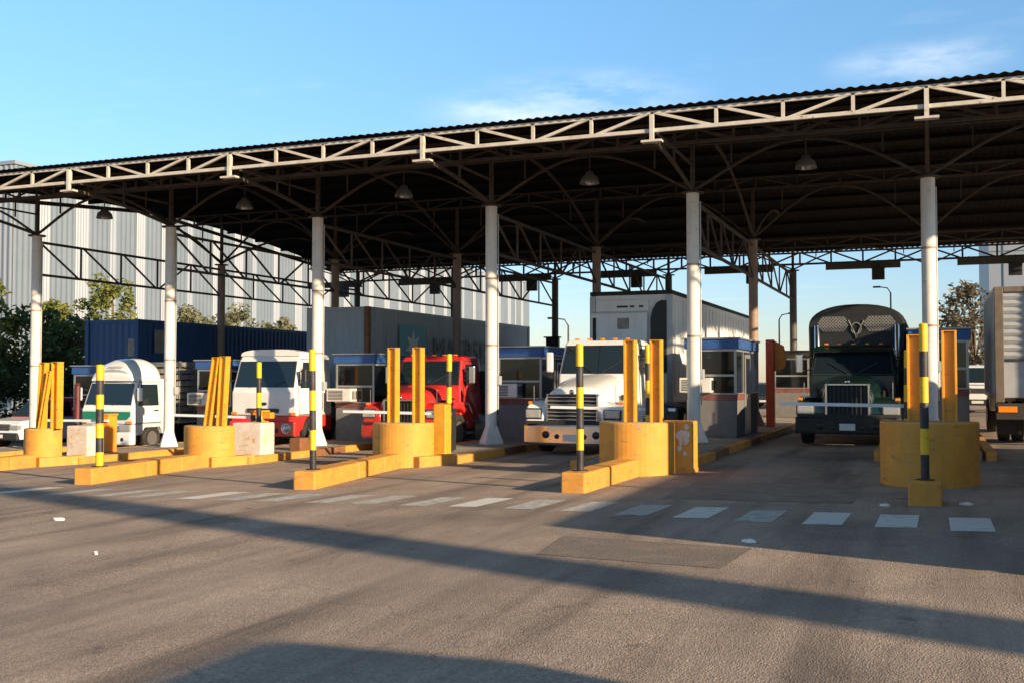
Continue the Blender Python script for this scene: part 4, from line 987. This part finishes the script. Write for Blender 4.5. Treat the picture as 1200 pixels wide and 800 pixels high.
MB().box(-1.0, 1.0, -.02, 7.4, .36, .448).build('chassis', 'chassis_black', t)
MB().bar((0, -.02, .42), (0, -1.1, .42), .10).build('drawbar', 'chassis_black', t)
for sx in (-1, 1):
    MB().box(sx * .8 - .1, sx * .8 + .1, 7.452, 7.48, .7, .9).build('tail_light', 'red_lens', t)
    for yq in (3.3, 4.2): wheel(t, sx * 1.0, yq, .36, .22)
car('parked_van', 'white van parked to the right of the photographer', 3.55, -1.2, 'white_paint', H=2.05, L=4.6, W=1.9, cat='van')

def box_truck(label, X, Y, L, zb, zt, W=2.45, lead=False):
    t = thing('box_truck', label, 'truck', (X, Y, gz(X)))
    w = W / 2
    MB().box(-w, w, 0, L, zb, zt).build('box', 'rib_grey', t, bevel=.02)
    b = MB()
    n = 9; z0, z1 = zb + .9, zt - .14
    for k in range(n): b.prism([(-.012, z0 + k * (z1 - z0) / n + .012), (-.045, z0 + (k + .5) * (z1 - z0) / n), (-.012, z0 + (k + 1) * (z1 - z0) / n - .012)], -w + .20, w - .20, 'x')
    d = b.build('roller_door', 'rib_grey', t)
    MB().box(-w + .2, w - .2, -.05, -.002, zb + .86, zb + .90).build('door_handle', 'chassis_black', d)
    f = MB()
    for sx in (-1, 1): f.box(sx * (w - .1) - .095, sx * (w - .1) + .095, -.07, -.001, zb - .1, zt - .004)
    f.box(-w + .2, w - .2, -.07, -.001, zt - .13, zt - .005)
    f.build('rear_frame', 'post_tan', t, bevel=.01)
    for sx in (-1, 1):
        b = MB()
        for k in range(int(L / .6)): b.box(sx * (w + .008) - .008, sx * (w + .008) + .008, .3 + k * .6, .35 + k * .6, zb + .1, zt - .1)
        b.build('side_rib', 'rib_grey', t)
    MB().box(-w, w, -.10, .05, .55, zb - .12).build('rear_bumper', 'chassis_black', t, bevel=.02)
    for sx in (-1, 1):
        MB().box(sx * (w - .25) - .2, sx * (w - .25) + .2, -.125, -.10, .72, .86).build('tail_light', 'amber_lens', t, bevel=.01)
        MB().box(sx * (w - .3) - .26, sx * (w - .3) + .26, .3, .32, .2, .9).build('mud_flap', 'rubber', t)
        wheel(t, sx * 1.0, 1.1, .48, .25, dual=True); wheel(t, sx * 1.0, L + .9, .48, .27)
    MB().box(-.44, -.34, .1, L + 1.6, .6, zb - .002).box(.34, .44, .1, L + 1.6, .6, zb - .002).build('chassis', 'chassis_black', t)
    cb, hw = shell([(L + .12, .6), (L + .12, 2.5), (L + .5, 2.62), (L + 1.55, 2.6), (L + 1.95, 1.75), (L + 2.0, .6)], 1.1, 1.0, 1.3, 2.6)
    cb.build('cab', 'white_paint', t, bevel=.06, seg=3)
    pane([(1.0, L + 1.93, 1.78), (-1.0, L + 1.93, 1.78), (-.92, L + 1.62, 2.45), (.92, L + 1.62, 2.45)], 'windscreen', 'vehicle_glass', t, .02)
    for sx in (-1, 1): side_door(t, hw, L + .5, L + 1.5, .8, 2.45, 1.75, 'white_paint', s_=sx)
    return t
box_truck('grey box truck with a ribbed roller door at the right edge', 2.62, 26.8, 5.2, 1.05, 3.62, W=2.45)
box_truck('tall grey box truck queuing just outside the right edge of the view', 3.35, 16.5, 5.6, .55, 3.75, W=2.4)

# ---------------------------------------------------------------- background
t = thing('warehouse', 'huge warehouse clad in grey and white vertical stripes behind the trees', 'building', (-58.5, 54, gz(-58.5)))
bw = MB().box(-40, -.1, .1, 100, 0, 17.2).build('wall', 'clad_grey', t)
b = MB()                                              # ribbed cladding of the long side
corr(b, (0, 0), (0, 100), 0, 17.3, .06, .5, (1, 0)); b.build('cladding', 'clad_grey', t)
k = 0; y = 2.2; b = []
while y < 99 and k < 40:
    s_ = MB(); corr(s_, (.075, y), (.075, y + 1.05 + .35 * math.sin(k * 2.1)), 0, 17.3, .06, .25, (1, 0))
    s_.build('pale_panel', 'clad_white', t); y += 3.0 + .5 * math.sin(k * 1.7) + (.4 if k % 3 == 0 else 0); k += 1
b = MB(); corr(b, (-40, 0), (0, 0), 0, 17.3, .06, .5, (0, -1)); b.build('end_wall', 'clad_white', t)
MB().box(-40.1, .16, -.12, 100.1, 17.3, 17.55).build('parapet', 'clad_white', t)

def leaves(b, c, r, n, size, flat=.8):
    for _ in range(n):
        while True:
            v = Vector((random.uniform(-1, 1), random.uniform(-1, 1), random.uniform(-1, 1)))
            if v.length < 1: break
        p = Vector(c) + Vector((v.x * r, v.y * r, v.z * r * flat))
        a = Vector((random.gauss(0, 1), random.gauss(0, 1), random.gauss(0, .7))).normalized()
        d = a.cross(Vector((random.gauss(0, 1), random.gauss(0, 1), random.gauss(0, 1)))).normalized()
        s_ = size * random.uniform(.6, 1.4)
        b.add([p - a * s_, p + d * s_ * .45, p + a * s_, p - d * s_ * .45], [(0, 1, 2, 3)])
def tree(name, label, x, y, h, r, mat, n=34, per=75, size=.15, trunk=.14, low=.35):
    t = thing(name, label, 'tree', (x, y, gz(x)), random.uniform(0, 6), 'trees and shrubs along the verge' if x < -20 else None)
    tb = MB(); top = Vector((random.uniform(-.2, .2), random.uniform(-.2, .2), h * .8))
    tb.tube([(0, 0, -.05), (top.x * .3, top.y * .3, h * .3), tuple(top)], [trunk, trunk * .75, trunk * .25], 8)
    cb = MB()
    for k in range(n):
        a = random.uniform(0, 2 * PI); f = random.uniform(0, 1); zz = h * (low + (1 - low) * f)
        rr = r * (.35 + .65 * math.sin(PI * min(1, .15 + f * .85))) * random.uniform(.35, 1.05)
        c = Vector((math.cos(a) * rr, math.sin(a) * rr, min(zz, h * .97)))
        leaves(cb, c, r * random.uniform(.20, .36), per, size)
        if k % 2 == 0: tb.tube([(top.x * .3, top.y * .3, h * random.uniform(.25, .55)), tuple(c * .6 + Vector((0, 0, zz * .35))), tuple(c)], [trunk * .35, trunk * .2, trunk * .08], 5)
    tb.build('trunk', 'bark', t); cb.build('crown', mat, t)
tree('broadleaf_tree', 'yellow-green tree at the far left edge before the striped warehouse', -40.2, 35.2, 7.1, 2.0, 'leaf_yellow')
tree('broadleaf_tree', 'dark bushy tree just right of the leftmost white column', -38.2, 36.6, 5.6, 2.2, 'leaf_mid', n=40)
tree('broadleaf_tree', 'dark green tree left of the blue container', -39.0, 40.0, 5.4, 2.3, 'leaf_mid', n=40)
tree('broadleaf_tree', 'taller yellow-green tree rising behind the end of the blue container', -41.5, 45.0, 8.1, 2.0, 'leaf_yellow')
tree('broadleaf_tree', 'light green young tree between the two left columns', -42.5, 41.4, 7.0, 1.6, 'leaf_yellow', n=24)
tree('broadleaf_tree', 'dark shrubby tree at the far left behind the hedge', -37.6, 31.5, 4.2, 2.2, 'leaf_mid', n=40)
tree('broadleaf_tree', 'pale green tree seen above the blue container, left one', -43, 53.5, 7.0, 1.8, 'leaf_pale', n=26)
tree('broadleaf_tree', 'pale bushy tree above the blue container beside the second column row', -43, 58.0, 7.3, 2.1, 'leaf_pale', n=30)
tree('broadleaf_tree', 'pale low tree above the right part of the blue container', -43, 62.5, 6.9, 1.8, 'leaf_pale', n=26)
tree('broadleaf_tree', 'dry brownish tree beyond the shaded booth near the right edge', 2.3, 64, 6.6, 2.6, 'leaf_brown', n=44, per=60, size=.16)
t = thing('hedge', 'dark clipped hedge along the left side behind the red car', 'hedge', (-35.6, 36, gz(-40)))
b = MB()
for k in range(420):
    leaves(b, (random.uniform(-.9, .5), random.uniform(-9, 9.5), random.uniform(.15, 2.9) ), .42, 60, .10)
b.build('foliage', 'leaf_dark', t)
b = MB()
for k in range(16): b.tube([(-.2, -8.6 + k * 1.15, -.05), (-.2, -8.5 + k * 1.15, 1.6), (-.1 + .3 * math.sin(k), -8.4 + k * 1.15, 2.6)], [.06, .05, .02], 6)
b.build('stem', 'bark', t)

t = thing('office_block', 'plain white block with thin vertical joints beyond the right truck', 'building', (10.5, 72, gz(8)))
MB().box(-7, 9, 0, 14, 0, 12).build('wall', 'clad_white', t)
b = MB()
for k in range(6): b.box(-6.2 + k * 2.6, -6.14 + k * 2.6, -.05, -.001, 0, 11.9)
for z in (3.2, 6.4, 9.2): b.box(-7, 9, -.04, -.001, z, z + .06)
b.build('joint', 'clad_grey', t)
MB().box(-7.1, 9.1, -.12, 14.1, 12, 12.3).build('parapet', 'clad_grey', t)
for x, y, w, d, h, m, l in ((-34, 120, 26, 12, 5.2, 'wall_cream', 'low cream building on the horizon left of the white trailer'), (-62, 168, 30, 14, 6.0, 'clad_grey', 'low grey shed on the horizon behind the long grey container'),
                            (-7, 140, 22, 10, 4.4, 'wall_cream', 'low pale wall-like building on the horizon behind the dark second booth')):
    t = thing('distant_building', l, 'building', (x, y, gz(x)))
    MB().box(-w / 2, w / 2, 0, d, 0, h).build('wall', m, t)
    MB().prism([(-w / 2 - .3, h), (w / 2 + .3, h), (0, h + 1.1)], -.3, d + .3, 'y').build('roof', 'rust' if m == 'wall_cream' else 'clad_white', t)
    for k in range(int(w / 4)): MB().box(-w / 2 + 1.2 + k * 4, -w / 2 + 2.7 + k * 4, -.03, .02, 1.2, 2.8).build('window', 'booth_glass', t)
def street_lamp(x, y, h, label, arm):
    t = thing('street_lamp', label, 'street lamp', (x, y, gz(x)), 0, 'street lamps beyond the canopy')
    MB().tube([(0, 0, 0), (0, 0, h - .5), (arm * .3, 0, h - .1), (arm, 0, h)], [.09, .06, .05, .04], 8).build('pole', 'column_dark', t)
    MB().box(arm - .05 * (1 if arm > 0 else -1), arm + .55 * (1 if arm > 0 else -1), -.12, .12, h - .06, h + .08).build('lamp_head', 'dark_box', t, bevel=.04)
street_lamp(-22.3, 66, 6.2, 'street lamp left of the white trailer with a short curved arm', -.9)
street_lamp(-12, 92, 7.4, 'thin distant street lamp left of the dark green truck', .8)
street_lamp(-2.9, 90, 9.0, 'thin distant street lamp above the right side of the dark green truck', -.8)
car('parked_car', 'white car far behind the red service pillar', -9.9, 72, 'white_paint', H=1.6)
car('parked_car', 'dark teal car far behind the second booth', -9.3, 64, 'truck_green', H=1.55)
car('parked_van', 'white van beyond the shaded booth near the brown tree', 1.9, 50, 'white_paint', H=2.1, L=5.0, W=1.95, cat='van')

# what throws the long band of shade over the road: a concrete mast behind the photographer
t = thing('concrete_mast', 'thick round concrete mast to the right behind the photographer', 'mast', (15.2, .55, gz(8)))
MB().tube([(0, 0, 0), (0, 0, 13)], [.50, .42], 24).build('shaft', 'concrete', t)
MB().lathe([(.9, 0), (.9, .4), (.54, .5)], n=24).build('footing', 'concrete', t)
MB().box(-.9, .9, -.9, .9, 13.0, 13.4).build('head', 'column_dark', t, bevel=.05)

# litter
def litter(x, y, s_, label):
    t = MB(); pts = [(s_ * (1 + .3 * math.sin(k * 2.3)) * math.cos(k * PI / 4), .6 * s_ * math.sin(k * PI / 4), .012 + .012 * (k % 3)) for k in range(8)]
    t.add(pts + [(0, 0, .035)] + [(p[0], p[1], .002) for p in pts], [(k, (k + 1) % 8, 8) for k in range(8)] + [(k, 9 + k, 9 + (k + 1) % 8, (k + 1) % 8) for k in range(8)])
    o = t.build('paper_scrap', 'hoist_paper'); o.location = (x, y, gz(x)); tag(o, label, 'litter')
litter(-11.0, 10.98, .09, 'white crumpled scrap lying on the road at the left')
litter(-1.71, 10.7, .07, 'white crumpled scrap lying on the road at the shade edge in the middle')
litter(-8.1, 8.6, .02, 'tiny pale scrap on the open road in the foreground')
litter(-.55, 14.05, .06, 'small pale scrap on the apron left of the small yellow block')
litter(.4, 14.3, .08, 'small pale scrap on the ground right of the small yellow block')

# ---------------------------------------------------------------- light, sky, camera
AZ = Vector((-.91, .41)).normalized(); EL = math.radians(16.5)
d = Vector((AZ.x * math.cos(EL), AZ.y * math.cos(EL), -math.sin(EL)))
sun = bpy.data.lights.new('sun', 'SUN'); sun.energy = 5.0; sun.angle = math.radians(.8); sun.color = (1, .77, .50)
so = bpy.data.objects.new('sun', sun); C.objects.link(so); so.rotation_euler = d.to_track_quat('-Z', 'Y').to_euler(); so.location = (30, -20, 30)
w = bpy.data.worlds.new('World'); bpy.context.scene.world = w; w.use_nodes = True
nt = w.node_tree; N = nt.nodes; L = nt.links
sky = N.new('ShaderNodeTexSky'); sky.sky_type = 'NISHITA'; sky.sun_disc = False
sky.sun_elevation = EL; sky.sun_rotation = math.atan2(-AZ.x, -AZ.y); sky.air_density = 1.0; sky.dust_density = .15; sky.ozone_density = 2.0
bg = N['Background']; bg.inputs['Strength'].default_value = .125
tc = N.new('ShaderNodeTexCoord'); sx = N.new('ShaderNodeSeparateXYZ'); L.new(tc.outputs['Generated'], sx.inputs[0])
def mth(op, a, b=None):
    n = N.new('ShaderNodeMath'); n.operation = op
    for i, v in enumerate((a, b)):
        if v is None: continue
        if isinstance(v, (int, float)): n.inputs[i].default_value = v
        else: L.new(v, n.inputs[i])
    return n.outputs[0]
zz = mth('MAXIMUM', sx.outputs[2], .03)
cv = N.new('ShaderNodeCombineXYZ'); L.new(mth('DIVIDE', sx.outputs[0], zz), cv.inputs[0]); L.new(mth('DIVIDE', sx.outputs[1], zz), cv.inputs[1])
cn = N.new('ShaderNodeTexNoise'); cn.inputs['Scale'].default_value = .75; cn.inputs['Detail'].default_value = 9; cn.inputs['Roughness'].default_value = .6
mp = N.new('ShaderNodeMapping'); mp.inputs['Location'].default_value = (2.1, .6, 0); mp.inputs['Scale'].default_value = (1, 1.5, 1)
L.new(cv.outputs[0], mp.inputs[0]); L.new(mp.outputs[0], cn.inputs['Vector'])
cr = N.new('ShaderNodeMapRange'); cr.inputs[1].default_value = .56; cr.inputs[2].default_value = .80; cr.inputs[4].default_value = .55; L.new(cn.outputs['Fac'], cr.inputs[0])
cm = None
for dx_, dy_, dz_, ra in ((-.30, .945, .268, .13), (-.36, .93, .255, .12), (.0, 1.067, .302, .10)):
    q = Vector((dx_, dy_, dz_)).normalized()
    su = N.new('ShaderNodeVectorMath'); su.operation = 'SUBTRACT'; L.new(tc.outputs['Generated'], su.inputs[0]); su.inputs[1].default_value = q
    sc_ = N.new('ShaderNodeVectorMath'); sc_.operation = 'MULTIPLY'; L.new(su.outputs[0], sc_.inputs[0]); sc_.inputs[1].default_value = (1, 1, 4.2)
    le = N.new('ShaderNodeVectorMath'); le.operation = 'LENGTH'; L.new(sc_.outputs[0], le.inputs[0])
    mr = N.new('ShaderNodeMapRange'); mr.interpolation_type = 'SMOOTHSTEP'; mr.inputs[1].default_value = ra; mr.inputs[2].default_value = 0; mr.inputs[3].default_value = 0; mr.inputs[4].default_value = 1; L.new(le.outputs['Value'], mr.inputs[0])
    cm = mr.outputs[0] if cm is None else mth('MAXIMUM', cm, mr.outputs[0])
n2 = N.new('ShaderNodeTexNoise'); n2.inputs['Scale'].default_value = 9; n2.inputs['Detail'].default_value = 8; n2.inputs['Roughness'].default_value = .6
m2 = N.new('ShaderNodeMapping'); m2.inputs['Scale'].default_value = (1, 1, 3.5); L.new(tc.outputs['Generated'], m2.inputs[0]); L.new(m2.outputs[0], n2.inputs['Vector'])
r2 = N.new('ShaderNodeMapRange'); r2.inputs[1].default_value = .36; r2.inputs[2].default_value = .72; L.new(n2.outputs['Fac'], r2.inputs[0])
cloud = mth('MAXIMUM', mth('MULTIPLY', mth('MULTIPLY', cm, r2.outputs[0]), .80), mth('MULTIPLY', cr.outputs[0], .35))
hs = N.new('ShaderNodeHueSaturation'); hs.inputs['Saturation'].default_value = 1.08; hs.inputs['Value'].default_value = 1.0; L.new(sky.outputs[0], hs.inputs['Color'])
mx = N.new('ShaderNodeMixRGB'); L.new(cloud, mx.inputs[0]); 
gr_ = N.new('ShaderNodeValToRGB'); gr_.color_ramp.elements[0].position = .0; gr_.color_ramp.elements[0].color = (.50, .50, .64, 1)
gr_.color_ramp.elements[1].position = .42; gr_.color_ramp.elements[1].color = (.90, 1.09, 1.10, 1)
e_ = gr_.color_ramp.elements.new(.62); e_.color = (.86, .68, .50, 1)  # warm tint added to the unseen upper sky to neutralise blue shade
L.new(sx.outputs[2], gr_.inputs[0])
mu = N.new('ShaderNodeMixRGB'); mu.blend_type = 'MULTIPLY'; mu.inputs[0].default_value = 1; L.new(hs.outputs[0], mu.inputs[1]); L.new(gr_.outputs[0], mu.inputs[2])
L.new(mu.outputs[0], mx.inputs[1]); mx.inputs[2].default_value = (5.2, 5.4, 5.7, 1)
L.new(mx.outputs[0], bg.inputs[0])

cam = bpy.data.cameras.new('camera'); co = bpy.data.objects.new('camera', cam); C.objects.link(co)
cam.sensor_width = 36; cam.lens = 36 * 1228 / 1200; cam.clip_end = 2000; cam.clip_start = .05
co.location = (0, 0, 1.7); co.rotation_euler = (PI / 2 + math.atan(42 / 1228), 0, math.radians(21.75))
sc = bpy.context.scene; sc.camera = co
sc.view_settings.view_transform = 'Standard'; sc.view_settings.look = 'None'; sc.view_settings.gamma = 1; sc.view_settings.use_curve_mapping = False
sc.view_settings.exposure = .95
sc.cycles.use_denoising = True; sc.cycles.max_bounces = 6
